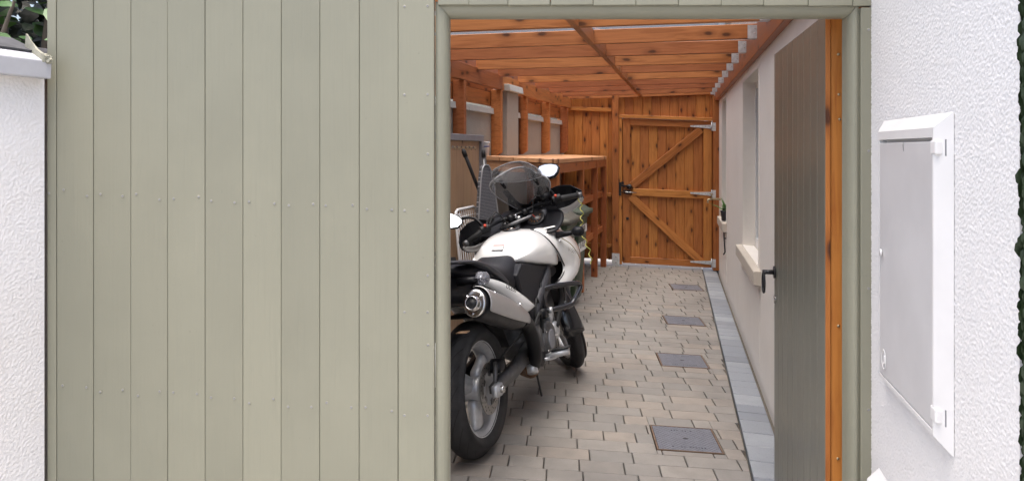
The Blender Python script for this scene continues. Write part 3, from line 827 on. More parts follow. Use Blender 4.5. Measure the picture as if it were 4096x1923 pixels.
def block_wall():
    t = thing('concrete_block_wall', sh(GP(6, 0, -.2)), 'grey concrete block wall with pale coping stones behind the timber uprights', 'wall')
    f = -.105
    a, b = GP(2.90, 0, f), GP(10.55, 0, f)
    mesh_obj('wall_panel', boxpts(a-Z3*.1, b-a, -GN*.1, Z3*1.975), BOXF, 'grey_concrete', t, sheared=True)
    cuts = [2.90]
    for yy in (3.3, 4.15, 5.0, 5.85, 6.58, 7.37, 7.78, 8.42, 9.05, 9.55, 10.5): cuts.append(yy)
    for y0, y1 in zip(cuts, cuts[1:]):
        prism('coping_stone', [(f+.035, 1.872), (f+.028, 1.928), (f-.14, 1.945), (f-.14, 1.872)], y0+.004, y1-.004, 'pale_coping', t, lambda u, v, h: sh(GP(h, v, u)), bev=.004)
    p = prism('pier', [(7.39, .02), (7.76, .02), (7.76, -.2), (7.39, -.2)], -.1, 2.105, 'grey_concrete', t, lambda u, v, h: sh(GP(u, h, v)), bev=.006)
    prism('pier_cap', [(.065, 2.107), (.055, 2.172), (-.25, 2.172), (-.25, 2.107)], 7.345, 7.80, 'pale_coping', t, lambda u, v, h: sh(GP(h, v, u)), bev=.006)
block_wall()

# ------------------------------------------------------------------ lean-to roof frame
RY = [3.05, 3.70, 4.355, 5.06, 5.80, 6.47, 7.08, 7.73, 8.40, 9.04, 9.70, 10.16]
def lean_to():
    t = thing('lean_to_roof', sh(GP(6, 0)), 'stained timber lean-to roof of rafters under clear sheets over the alley', 'roof')
    TM = 'stained_roof_timber'
    plank('wall_plate', GP(2.60, 2.18, -.0235), GP(7.30, 2.18, -.0235), .14, .047, TM, t, Z3)
    plank('wall_plate', GP(7.305, 2.18, -.0235), GP(10.33, 2.18, -.0235), .14, .047, TM, t, Z3)
    plank('ledger', WP(2.42, 2.374, .0240), WP(10.22, 2.374, .0240), .195, .047, TM, t, Z3)
    ends = []
    for y in RY:
        xr = .604+.2142*y-.0491*1.0; zr = 2.365+.0485
        xl = GL(y+.15)-.025; 
        for _ in range(4): yl = y+.065*(xr-xl); xl = GL(yl)-.02
        a = Vector((xl, yl, (2.228 if y > 5.4 else 2.205)+.0485)); b = Vector((xr, y, zr)); ends.append((a, b))
        plank('rafter', a, b, .097, .045, TM, t, Z3, .003)
        d = (b-a).normalized(); c = b-d*.033
        fy = Vector((0, -.0245, 0))
        hg = plank('joist_hanger', c-Z3*.049+fy, c+Z3*.040+fy, .068, .002, 'galvanised', t, (1, 0, 0), 0)
        plank('hanger_seat', c-Z3*.0505-Vector((0, .024, 0)), c-Z3*.0505+Vector((0, .024, 0)), .055, .002, 'galvanised', hg, (1, 0, 0), 0)
        for k in (-.012, .018):
            tube('nail', [sh(c+fy+Vector((.012, -.001, k))), sh(c+fy+Vector((.012, -.0035, k)))], .004, 'steel', hg, 6)
    def nx(y): return .344+.236*(y-4.3)
    for (a0, b0), (a1, b1) in zip(ends, ends[1:]):
        def at(a, b):
            y = b.y
            for _ in range(4): x = nx(y); k = (x-a.x)/(b.x-a.x); y = a.y+(b.y-a.y)*k
            return Vector((x, y, a.z+(b.z-a.z)*k))
        p, q = at(a0, b0), at(a1, b1); d = (q-p).normalized()
        plank('nogging', p+d*.025-Z3*.002, q-d*.025-Z3*.002, .094, .042, TM, t, Z3)
    # uprights with a cut-off lower front corner
    for y, zb in ((3.3, 1.50), (4.3, 1.50), (5.3, 1.50), (6.30, 1.50), (7.28, 1.508), (8.17, 1.524), (9.15, 1.535), (10.12, 1.535)):
        prism('upright', [(-.002, 2.108), (-.102, 2.108), (-.102, zb-.045), (-.055, zb-.04), (-.002, zb)], y-.030, y+.026, TM, t, lambda u, v, h: sh(GP(h, v, u)), bev=.003)
    for z, w in ((2.015, .135), (2.158, .145)):
        for (a, b) in ((2.80, 6.4), (6.404, 10.45)):
            plank('cladding_board', GP(a, z, -.120), GP(b, z, -.120), w, .02, TM, t, Z3)
    for (a, b) in ((2.80, 6.4), (6.404, 10.4)): plank('eaves_board', GP(a, 2.30, -.155), GP(b, 2.30, -.155), .14, .02, TM, t, Z3)
    # clear roof sheets
    for i in range(4):
        y0 = 2.40+i*2.02; y1 = y0+2.012
        def rp(y, s, dz): 
            l = GP(y+.12, 2.352, -.10); r = WP(y, 2.464, .02); return sh(l+(r-l)*s+Z3*(.004+dz))
        v = [rp(y0, 0, 0), rp(y1, 0, 0), rp(y1, 1, 0), rp(y0, 1, 0)]
        mesh_obj('roof_sheet', v+[p+Z3*.006 for p in v], [(0, 1, 2, 3), (7, 6, 5, 4), (0, 4, 5, 1), (1, 5, 6, 2), (2, 6, 7, 3), (3, 7, 4, 0)], 'clear_roof_sheet', t)
lean_to()

# ------------------------------------------------------------------ back fence and gate
def back():
    GT = 'stained_gate_timber'
    t = thing('back_fence', sh(BP(1.2, 0)), 'stained vertical board fence closing the far end of the alley', 'fence')
    rn = random.Random(9)
    x = .62
    while x < 1.37:
        w = .116; plank('board', BP(x+w/2, .07, -.01), BP(x+w/2, 2.37, -.01), w-.003, .018, GT, t, BU, .004); x += w; plank('tongue', BP(x, .07, -.016), BP(x, 2.37, -.016), .014, .005, GT, t, BU, 0)
    x = 1.452; k = 0
    for w in [.083]+[.119]*9+[.058, .06]:
        plank('board', BP(x+w/2, 2.03, -.01), BP(x+w/2, 2.40, -.01), w-.003, .018, GT, t, BU, .004); x += w; plank('tongue', BP(x, 2.03, -.016), BP(x, 2.40, -.016), .014, .005, GT, t, BU, 0)
    plank('post', BP(1.402, .06, .046), BP(1.402, 2.345, .046), .088, .09, GT, t, BU)
    plank('post', BP(2.733, .01, .046), BP(2.733, 2.34, .046), .086, .09, GT, t, BU)
    plank('gate_jamb', BP(1.472, .02, .030), BP(1.472, 2.0, .030), .045, .06, GT, t, BU)
    plank('head_rail', BP(1.45, 2.024, .034), BP(2.688, 2.024, .034), .044, .068, GT, t, Z3)
    for z in (2.105, .95, .26): plank('rail', BP(.70, z, .024), BP(1.355, z, .024), .05, .045, GT, t, Z3)
    sho = prism('post_shoe', [(1.352, .0), (1.452, .0), (1.452, .17), (1.352, .17)], .092, .0945, 'galvanised', t, lambda u, v, h: sh(BP(u, v, h)))
    for z in (.05, .13): tube('bolt_head', [sh(BP(1.402, z, .0945)), sh(BP(1.402, z, .1))], .008, 'steel', sho, 6)
    # gate
    g = thing('plank_gate', sh(BP(1.5, .04)), 'closed stained plank gate with Z brace and strap hinges at the alley end', 'gate')
    X0, X1, z0, z1 = 1.503, 2.682, .038, 2.0; n = 10; w = (X1-X0)/n
    for i in range(n):
        xm = X0+(i+.5)*w; plank('board', BP(xm, z0+.004, -.002), BP(xm, z1-.004, -.002), w-.003, .018, GT, g, BU, .004)
        if i: plank('tongue', BP(xm-w/2, z0+.01, -.008), BP(xm-w/2, z1-.01, -.008), .014, .005, GT, g, BU, 0)
    o, th = .024, .032
    def fp(u, v, h): return sh(BP(u, v, h))
    def piece(name, poly): return prism(name, poly, o-.016, o+th-.016, GT, g, fp, bev=.003)
    # frame members are drawn in place, so give each its own long-axis object for the grain
    def bar(name, a, b, wd, dz=0): return plank(name, BP(*a, o+dz), BP(*b, o+dz), wd, th, GT, g, Z3 if abs(b[0]-a[0]) > abs(b[1]-a[1]) else BU, .003)
    for xs in (X0-.004, X1+.004): plank('gate_stop', BP(xs, .05, -.022), BP(xs, 1.99, -.022), .05, .016, GT, t, BU)
    bar('stile', (X0+.049, z0), (X0+.049, z1), .096); bar('stile', (X1-.055, z0), (X1-.055, z1), .108)
    bar('top_rail', (X0+.099, z1-.047), (X1-.003, z1-.047), .092, .003)
    bar('middle_rail', (X0+.135, 1.005), (X1-.105, 1.005), .096, .001)
    bar('bottom_rail', (X0+.099, z0+.044), (X1-.003, z0+.044), .086, .003)
    def brace(a, b):
        d = Vector((b[0]-a[0], 0, b[1]-a[1])).normalized(); s = Vector((-d.z, 0, d.x))
        return plank('brace', BP(*a, o+.004), BP(*b, o+.004), .098, th, GT, g, s, .003)
    brace((X0+.12, 1.085), (X1-.14, 1.885)); brace((X0+.10, .945), (X1-.13, .10))
    for z in (1.925, 1.027, .106):
        zz = z
        hh = prism('hinge', [(X1-.285, zz-.010), (X1-.285, zz+.010), (X1-.012, zz+.026), (X1-.012, zz-.026)], o+.0225, o+.0255, 'galvanised', g, fp)
        prism('hinge_plate', [(X1-.009, zz-.055), (X1+.036, zz-.055), (X1+.036, zz+.055), (X1-.009, zz+.055)], .0925, .0955, 'galvanised', hh, fp)
        tube('hinge_pin', [fp(X1-.010, zz-.056, .06), fp(X1-.010, zz+.056, .06)], .007, 'galvanised', hh, 8)
        for xx in (X1-.25, X1-.17, X1-.09, X1-.04): tube('screw', [fp(xx, zz, o+.025), fp(xx, zz, o+.0275)], .005, 'ink_grey', hh, 6)
    bt = prism('bolt_plate', [(X0+.005, .975), (X0+.105, .975), (X0+.105, 1.025), (X0+.005, 1.025)], o+.017, o+.026, 'black_iron', g, fp, bev=.002)
    tube('bolt_bar', [fp(X0-.03, 1.0, .065), fp(X0+.18, 1.0, .065)], .009, 'steel', bt, 8)
    tube('bolt_knob', [fp(X0+.05, 1.0, .065), fp(X0+.05, .972, .085)], .010, 'black_iron', bt, 8)
    lt = prism('latch', [(X0-.03, 1.07), (X0+.07, 1.07), (X0+.07, 1.095), (X0-.03, 1.095)], o+.02, o+.045, 'black_iron', g, fp, bev=.004)
    tube('latch_ring', [fp(X0+.085, 1.075, o+.02), fp(X0+.085, 1.075, o+.07)], [.036, .03], 'black_iron', lt, 14)
    prism('latch_keep', [(X0-.062, .95), (X0-.022, .95), (X0-.022, 1.13), (X0-.062, 1.13)], .0605, .068, 'black_iron', lt, fp)
    prism('latch_keep', [(X0-.02, 1.10), (X0+.01, 1.10), (X0+.01, 1.14), (X0-.02, 1.14)], o+.02, o+.05, 'black_iron', lt, fp, bev=.003)
    prism('keyhole_cover', [(X0+.045, .625), (X0+.08, .625), (X0+.08, .66), (X0+.045, .66)], o+.017, o+.03, 'black_iron', g, fp, bev=.003)
back()

# ------------------------------------------------------------------ workbench
def BF(y, d=0):     # bench front line, d metres towards the wall
    v = Vector((.395+.26*(y-6.77), y, 0)); n = Vector((-.9678, .2516, 0)); return v+n*d
BD = Vector((.2516, .9678, 0)); BNV = Vector((-.9678, .2516, 0))
def bench():
    t = thing('workbench', sh(BF(8.3)), 'tall stained timber workbench with plank top along the left wall', 'workbench')
    M1 = 'stained_bench_timber'; ZT = 1.475
    for i in range(5):
        w = .132; d = w*(i+.5)
        plank('top_plank', BF(6.77+.004*i, d)+Z3*(ZT-.022), BF(10.15, d)+Z3*(ZT-.022), w-.003, .044, M1, t, BNV, .005)
    M2 = 'sawn_shelf_timber'
    plank('front_rail', BF(6.80, .025)+Z3*(ZT-.092), BF(10.14, .025)+Z3*(ZT-.092), .09, .04, M2, t, Z3)
    plank('end_rail', BF(6.82, .05)+Z3*(ZT-.092), BF(6.82, .66)+Z3*(ZT-.092), .09, .04, M1, t, Z3)
    for y in (6.90, 8.27, 9.28, 10.08):
        plank('leg', BF(y, .035)+Z3*.0, BF(y, .035)+Z3*(ZT-.046), .075, .055, M2, t, BNV)
        if y > 8: plank('leg', BF(y, .60)+Z3*.0, BF(y, .60)+Z3*(ZT-.046), .07, .05, M2, t, BNV)
    for z in (1.02, .555):
        for y in (8.27, 9.28, 10.08): plank('shelf_bearer', BF(y-.03, .12)+Z3*(z-.06), BF(y-.03, .60)+Z3*(z-.06), .06, .03, M2, t, Z3)
        for i in range(3): 
            d = .09+.13*(i+.5) if i else .155
            plank('shelf_plank', BF(8.20, .14+.135*i)+Z3*(z-.014), BF(10.1, .14+.135*i)+Z3*(z-.014), .128, .028, M2, t, BNV)
        plank('shelf_lip', BF(8.31, .055)+Z3*(z-.045), BF(10.06, .055)+Z3*(z-.045), .075, .022, M2, t, Z3)
bench()

# ------------------------------------------------------------------ wheelie bins
def bin_(loc, ang, label, lidmat, words):
    mw = Matrix.Translation(sh(loc)) @ Matrix.Rotation(ang, 4, 'Z')        # local x = front
    t = thing('wheelie_bin', (0, 0, 0), label, 'bin', 'green wheelie bins by the workbench', mw)
    def ring(x0, x1, w, z, r=.03):
        pts = []
        for cx, cy, a0 in ((x1-r, w-r, 0), (x0+r, w-r, 90), (x0+r, -w+r, 180), (x1-r, -w+r, 270)):
            for k in range(4): a = math.radians(a0+k*30); pts.append((cx+r*math.cos(a), cy+r*math.sin(a), z))
        return pts
    loft('body', [ring(-.19, .17, .175, .045), ring(-.20, .18, .18, .06), ring(-.24, .235, .225, .86), ring(-.255, .25, .235, .865), ring(-.255, .25, .235, .915), ring(-.25, .245, .23, .92)], 'bin_green', t, 0, mw=mw)
    lid = loft('lid', [ring(-.29, .285, .255, .905, .02), ring(-.29, .285, .255, .945, .02), ring(-.27, .25, .235, .955), ring(-.24, .21, .20, .985), ring(-.22, .19, .18, .99)], lidmat, t, 0, mw=mw)
    loft('lid_boss', [ring(-.10, .12, .12, .991, .05), ring(-.09, .11, .11, 1.003, .05)], lidmat, lid, 0, mw=mw)
    for s in (-1, 1):
        loft('lid_grip', [[(.05+x, s*.17+y, .97+z) for x, y, z in ((-.06, -.02, 0), (.06, -.02, 0), (.06, .02, 0), (-.06, .02, 0))], [(.05+x, s*.17+y, .99+z) for x, y, z in ((-.05, -.013, .01), (.05, -.013, .01), (.05, .013, .01), (-.05, .013, .01))]], 'bike_grey_plastic', lid, 0, mw=mw)
    tube('handle', [(-.26, -.2, .93), (-.31, -.2, .95), (-.31, .2, .95), (-.26, .2, .93)], .014, 'bin_green', t, 8, mw=mw)
    for s in (-1, 1):
        lathe('wheel', [(.012, -.02), (.09, -.022), (.1, -.015), (.1, .015), (.09, .022), (.012, .02)], 'black_rubber', t, 20, mw=mw @ Matrix.Translation((-.20, s*.19, .1)))
    # printed label on the front
    def fx(z): return .18+.055*(z-.06)/.8+.0025
    for z, h, s, wd in words:
        tilt = math.atan2(.055, .8)
        m = mw @ Matrix.Translation((fx(z), 0, z)) @ Matrix.Rotation(PI/2, 4, 'Z') @ Matrix.Rotation(PI/2+0, 4, 'X') @ Matrix.Rotation(-tilt, 4, 'X')
        lb = prism('label', [(-wd/2, -h/2), (wd/2, -h/2), (wd/2, h/2), (-wd/2, h/2)], .0, .0015, 'label_white', t, lambda u, v, w_: (u, v, w_), mw=m)
        text('label_print', s, h*.78, m @ Matrix.Translation((0, 0, .002)), 'ink_black', lb, sx=.9)
    return t
ga = math.atan2(GN.y, GN.x)
bin_((.50, 7.70, 0), ga, 'green wheelie bin with weathered green lid, the one nearer the gate', 'bin_lid_weathered', [(.77, .10, 'Panda', .34), (.60, .13, '01-829', .36)])
bin_((.30, 6.80, 0), ga, 'green wheelie bin with brownish lid, mostly hidden behind the motorcycle', 'bin_lid_brown', [(.72, .13, '01-829', .36)])

# ------------------------------------------------------------------ hook board on the left wall
def hook_board():
    t = thing('hook_board', sh(GP(5.8, 0, .03)), 'plywood board with grey frame and a row of small hooks on the left wall', 'hook board')
    n = 9; y0, y1 = 4.95, 6.55; w = (y1-y0)/n
    for i in range(n):
        y = y0+(i+.5)*w; plank('board', GP(y, .06, .022), GP(y, 1.612, .022), w/.9583-.0012, .016, 'plywood', t, GD, .001)
    plank('top_trim', GP(y0, 1.630, .034), GP(y1+.05, 1.630, .034), .052, .045, 'grey_trim', t, Z3)
    plank('side_trim', GP(y1+.025, .06, .034), GP(y1+.025, 1.603, .034), .05, .045, 'grey_trim', t, GD)
    for i in range(9):
        y = 6.40-i*.093
        b = tube('hook', [sh(GP(y, 1.552, .031)), sh(GP(y, 1.550, .05)), sh(GP(y, 1.54, .058)), sh(GP(y, 1.53, .05)), sh(GP(y, 1.535, .044))], .0035, 'brass', t, 6)
        tube('hook_base', [sh(GP(y, 1.552, .0305)), sh(GP(y, 1.552, .036))], .009, 'steel', b, 10)
    tube('hook', [sh(GP(5.72, .62, .031)), sh(GP(5.72, .62, .06)), sh(GP(5.72, .635, .065))], .005, 'galvanised', t, 6)
hook_board()

def brick_mesh_mat():
    m, t, b = nt('ironing_mesh_cover')
    v, _ = coords(t, (1, 1, 1), rnd=False)
    br = N(t, 'TexBrick'); br.inputs['Scale'].default_value = 1; br.inputs['Mortar Size'].default_value = .0011; br.inputs['Mortar Smooth'].default_value = .2
    br.inputs['Brick Width'].default_value = .014; br.inputs['Row Height'].default_value = .0115
    br.inputs['Color1'].default_value = (.018, .018, .022, 1); br.inputs['Color2'].default_value = (.026, .026, .03, 1); br.inputs['Mortar'].default_value = (.36, .36, .40, 1)
    L(t, v, br.inputs['Vector']); L(t, br.outputs['Color'], b.inputs['Base Color']); b.inputs['Roughness'].default_value = .6
    bump(t, b, br.outputs['Fac'], .5, .003)
brick_mesh_mat()
def ironing_board():
    top = Vector((-.222, 6.10, 1.415)); D = Vector((.60, .80, 0)).normalized()
    lean = Vector((.06, -.02, -1)).normalized()
    mw = frame_mw(D, -lean, sh(top))       # local x across, y up, z out of the face
    zs = 1 if mw.col[2].to_3d().dot(Vector((1, -.3, 0))) > 0 else -1
    t = thing('ironing_board', sh((top.x+.06, top.y, 0)), 'folded ironing board with dark mesh top standing upright against the hook board', 'ironing board')
    out = []
    half = [(.0, .0), (.028, -.004), (.05, -.03), (.075, -.12), (.11, -.32), (.15, -.60), (.175, -.85), (.18, -1.25), (.16, -1.36)]
    poly = half+[(-x, y) for x, y in half[::-1][:-1]]
    prism('mesh_top', poly, -.016*zs, .016*zs, 'ironing_mesh_cover', t, lambda u, v, h: (u, v, h), mw=mw, bev=.004)
    edge = [(x*1.01, y, .018*zs) for x, y in half[::-1]]+[(-x*1.01, y, .018*zs) for x, y in half[1:]]
    tube('rim', edge, .006, 'ironing_mesh', t, 6, mw=mw)
    a = [(.03, .07, -.03*zs), (.03, -.9, -.03*zs)]
    l1 = tube('leg', a, .013, 'grey_tube', t, 10, mw=mw); tube('foot_cap', [(.03, .065, -.03*zs), (.03, .10, -.03*zs), (.03, .125, -.03*zs)], [.017, .017, .010], 'black_rubber', l1, 12, mw=mw)
    p0 = sh((-.372, 5.95, 1.498)); p1 = sh((-.262, 6.07, 1.20))
    l2 = tube('leg', [p0, p1], .014, 'black_tube', t, 10); d = (p0-p1).normalized()
    tube('foot_cap', [p0-d*.02, p0+d*.02, p0+d*.045], [.019, .019, .011], 'black_rubber', l2, 12)
ironing_board()
def airer():
    t = thing('clothes_airer', sh((-.2, 5.75, 0)), 'white wire clothes airer folded flat behind the motorcycle handlebar', 'airer')
    mw = frame_mw(Vector((.33, .94, 0)), Vector((-.10, .02, 1)), sh((-.335, 5.72, .02)))
    W, H = .42, 1.06; r = .05
    P = [(0, 0, 0), (0, H-r, 0), (.015, H-.015, 0), (r, H, 0), (W-r, H, 0), (W-.015, H-.015, 0), (W, H-r, 0), (W, 0, 0)]
    f = tube('frame', P, .011, 'white_plastic', t, 8, mw=mw)
    for i in range(1, 10): tube('wire', [(W*i/10, .02, 0), (W*i/10, H-.005, 0)], .003, 'white_plastic', t, 6, mw=mw)
    for y in (.3, H-.06): tube('cross_wire', [(0, y, .002), (W, y, .002)], .004, 'white_plastic', t, 6, mw=mw)
    for x, y in ((.05, H-.05), (.10, H-.08)): prism('clip', [(x-.014, y-.02), (x+.014, y-.02), (x+.014, y+.02), (x-.014, y+.02)], -.01, .018, 'white_plastic', t, lambda u, v, h: (u, v, h), mw=mw, bev=.003)
airer()
def tub():
    c = sh(GP(6.98, 1.475, -.06)); mw = Matrix.Translation(c)
    t = thing('plastic_tub', c, 'white plastic tub with blue stripe on the near end of the workbench', 'tub')
    rx = Matrix.Rotation(PI/2, 4, 'X')
    lathe('pot', [(0, .0), (.026, 0), (.034, -.118), (.034, -.12), (.031, -.12), (.024, -.004), (0, -.004)], 'white_plastic', t, 24, mw=mw @ rx.inverted())
    lathe('lid', [(0, -.129), (.036, -.129), (.0385, -.127), (.0385, -.113), (.035, -.113)], 'white_plastic', t, 24, mw=mw @ rx.inverted())
    lathe('stripe', [(.0319, -.080), (.0326, -.080), (.0333, -.090), (.0326, -.090)], 'blue_band', t, 24, mw=mw @ rx.inverted())
tub()
def potted_plant():
    c = sh(WP(8.88, .792, -.005)); t = thing('potted_plant', c, 'small spiky green plant in a dark pot on the far window sill', 'plant')
    mw = Matrix.Translation(c); rz = mw @ Matrix.Rotation(PI/2, 4, 'X')
    lathe('pot', [(0, .0), (.045, 0), (.056, .10), (.060, .10), (.060, .115), (.052, .115), (.048, .09), (0, .09)], 'terracotta_dark', t, 20, mw=rz)
    rn = random.Random(4); me = None
    for i in range(26):
        a = rn.uniform(0, 2*PI); el = rn.uniform(.5, 1.45); ln = rn.uniform(.13, .25); w = rn.uniform(.010, .018)
        d = Vector((math.cos(a)*math.cos(el), math.sin(a)*math.cos(el), math.sin(el))); s = d.cross(Z3).normalized(); u = s.cross(d)
        p = Vector((rn.uniform(-.02, .02), rn.uniform(-.02, .02), .10))
        vv = [p-s*w*.5, p+s*w*.5, p+d*ln*.5+s*w-Z3*.002, p+d*ln*.5-s*w-Z3*.002, p+d*ln-Z3*ln*.12, p+d*ln*.5+u*.006]
        mesh_obj('leaf', vv, [(0, 1, 2, 5), (0, 5, 3), (2, 4, 5), (3, 5, 4)], 'succulent_leaf', t, mw)
potted_plant()
def tap():
    t = thing('garden_tap', sh(WP(9.72, 1.0)), 'small brass garden tap on the house wall beside the gate', 'tap')
    z = .985
    b = tube('body', [sh(WP(9.74, z, .0)), sh(WP(9.72, z, .06)), sh(WP(9.68, z, .13)), sh(WP(9.66, z-.01, .16)), sh(WP(9.655, z-.05, .165))], .014, 'brass', t, 8)
    tube('handle', [sh(WP(9.69, z+.015, .11)), sh(WP(9.69, z+.06, .12))], .008, 'brass', t, 8)
    tube('tee', [sh(WP(9.72, z+.062, .10)), sh(WP(9.66, z+.068, .14))], .007, 'brass', t, 8)
    k = thing('hanging_rod', sh(WP(8.75, .6)), 'thin black rod hanging under the far window sill', 'rod')
    tube('rod', [sh(WP(8.72, .685, .025)), sh(WP(8.72, .60, .022)), sh(WP(8.72, .44, .012)), sh(WP(8.70, .415, .03))], .008, 'black_iron', k, 8)
    tube('bracket', [sh(WP(8.72, .60, .0)), sh(WP(8.72, .60, .022))], .007, 'black_iron', k, 8)
tap()

# ------------------------------------------------------------------ greenery
LEAVES = {}
def leaf_mesh(mat, kind):
    if (mat, kind) not in LEAVES:
        if kind == 'broad': o = [(0, 0), (.18, .30), (.45, .42), (.75, .30), (1, 0)]
        else: o = [(0, 0), (.2, .25), (.5, .33), (.8, .2), (1, 0)]
        vv = [(x, 0, -.18*(x-.35)**2+(.03)) for x, _ in o]; ff = []
        nl = len(vv)
        L_ = []; R_ = []
        for i, (x, w) in enumerate(o):
            if 0 < i < len(o)-1:
                vv.append((x, w, -.18*(x-.35)**2+.03+.10*w)); L_.append(len(vv)-1); vv.append((x, -w, -.18*(x-.35)**2+.03+.10*w)); R_.append(len(vv)-1)
        for i in range(4):
            a, b = i, i+1
            la = L_[i-1] if i > 0 else None; lb = L_[i] if i < 3 else None; ra = R_[i-1] if i > 0 else None; rb = R_[i] if i < 3 else None
            ff.append(tuple(k for k in (a, b, lb, la) if k is not None)); ff.append(tuple(k for k in (b, a, ra, rb) if k is not None))
        me = bpy.data.meshes.new('leaf'); me.from_pydata(vv, [], ff); me.update(); me.materials.append(MAT(mat)); LEAVES[(mat, kind)] = me
    return LEAVES[(mat, kind)]
def rand_leaf_mw(rn, p, size, toward):
    a = rn.uniform(0, 2*PI)
    d = Vector((math.cos(a), math.sin(a)*.6, rn.uniform(-.7, .25))).normalized()
    n = (Vector(toward)+Vector((rn.uniform(-.5, .5), rn.uniform(-.5, .5), rn.uniform(0, .6)))).normalized()
    s = n.cross(d)
    return frame_mw(d, s, p) @ Matrix.Scale(size, 4)
def shrub():
    rn = random.Random(11)
    base = Vector((-2.35, 3.5, .05))
    t = thing('garden_shrub', base, 'broad leaved green shrub with pale stems above the garden wall', 'shrub')
    for pts, r in (([(-2.33, 3.55, 0), (-2.36, 3.5, 1.2), (-2.41, 3.55, 2.1), (-2.50, 3.6, 3.0)], [.05, .045, .04, .03]), ([(-2.30, 3.5, 0), (-2.22, 3.45, 1.3), (-2.16, 3.5, 2.05), (-2.10, 3.55, 2.8)], [.03, .025, .02, .015]),
                   ([(-2.36, 3.5, 1.2), (-2.15, 3.35, 1.75), (-1.95, 3.25, 2.05)], [.015, .012, .006]), ([(-2.4, 3.5, 1.5), (-2.2, 3.2, 1.95), (-2.0, 3.05, 2.2)], [.015, .012, .006])):
        tube('stem', pts, r, 'bark', t, 8)
    me = leaf_mesh('shrub_leaf', 'broad')
    k = 0
    n = 0
    while n < 280:
        p = Vector((rn.uniform(-2.8, -1.70), rn.uniform(2.85, 3.75), rn.uniform(1.72, 2.6)))
        if p.x > GL(p.y)-.08 or p.x/p.y > -.57: continue
        o = bpy.data.objects.new('leaf', me); put(o, t, rand_leaf_mw(rn, p, rn.uniform(.05, .105), (0, -.6, .8))); n += 1
shrub()
def leaf_cloud(name, mat, pts, size, rn, toward, parent):
    """Foliage too dense to pick apart: one mesh of leaf faces."""
    vv = []; ff = []
    me = leaf_mesh(mat, 'long'); lv = [v.co.copy() for v in me.vertices]; lf = [tuple(p.vertices) for p in me.polygons]
    for p in pts:
        m = rand_leaf_mw(rn, p, rn.uniform(*size), toward); k = len(vv)
        vv += [m @ v for v in lv]; ff += [tuple(i+k for i in f) for f in lf]
    o = mesh_obj(name, vv, ff, mat, parent); o['kind'] = 'stuff'; return o
def hedges():
    rn = random.Random(21)
    t = thing('tall_hedge', (-3.0, 6, 0), 'dark evergreen hedge behind the garden wall on the left', 'hedge')
    pts = []
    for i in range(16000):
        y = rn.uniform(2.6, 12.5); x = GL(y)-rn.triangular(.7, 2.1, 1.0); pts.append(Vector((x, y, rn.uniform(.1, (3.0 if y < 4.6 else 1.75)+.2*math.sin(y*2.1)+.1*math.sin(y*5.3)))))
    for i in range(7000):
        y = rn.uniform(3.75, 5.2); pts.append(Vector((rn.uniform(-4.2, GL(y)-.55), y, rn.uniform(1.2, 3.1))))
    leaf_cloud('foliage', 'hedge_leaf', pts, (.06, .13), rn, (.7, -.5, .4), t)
    for y in (3.6, 5.2, 6.9, 8.6, 10.3): 
        x = GL(y)-1.2; tube('stem', [(x, y, 0), (x+.05, y, 1.5), (x-.03, y+.05, 2.0)], [.06, .05, .02], 'bark', t, 8)
    t = thing('garden_stand_in', sh(WP(1.319, 0)), 'added dark leaves on the house corner, standing in for the garden beyond', 'foliage stand-in')  # leaves added at the corner in place of the dark garden beyond it
    R = -WN; vv = []; ff = []
    lm = leaf_mesh('hedge_leaf', 'long'); lv = [v.co.copy() for v in lm.vertices]; lf = [tuple(q.vertices) for q in lm.polygons]
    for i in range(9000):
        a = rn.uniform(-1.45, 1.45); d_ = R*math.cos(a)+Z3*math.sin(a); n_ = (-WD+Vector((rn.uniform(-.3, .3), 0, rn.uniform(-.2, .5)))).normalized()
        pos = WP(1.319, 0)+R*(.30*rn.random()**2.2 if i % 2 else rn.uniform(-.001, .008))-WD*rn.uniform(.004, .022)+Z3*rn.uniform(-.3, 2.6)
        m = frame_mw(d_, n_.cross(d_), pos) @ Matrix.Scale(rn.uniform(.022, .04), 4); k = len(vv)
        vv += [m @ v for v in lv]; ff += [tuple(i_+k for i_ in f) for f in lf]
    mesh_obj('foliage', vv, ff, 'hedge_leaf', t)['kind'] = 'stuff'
    tube('stem', [WP(1.319, -.2)+R*.2-WD*.015, WP(1.319, 1.2)+R*.22-WD*.015, WP(1.319, 2.9)+R*.3-WD*.015], [.02, .015, .006], 'bark', t, 6)
hedges()

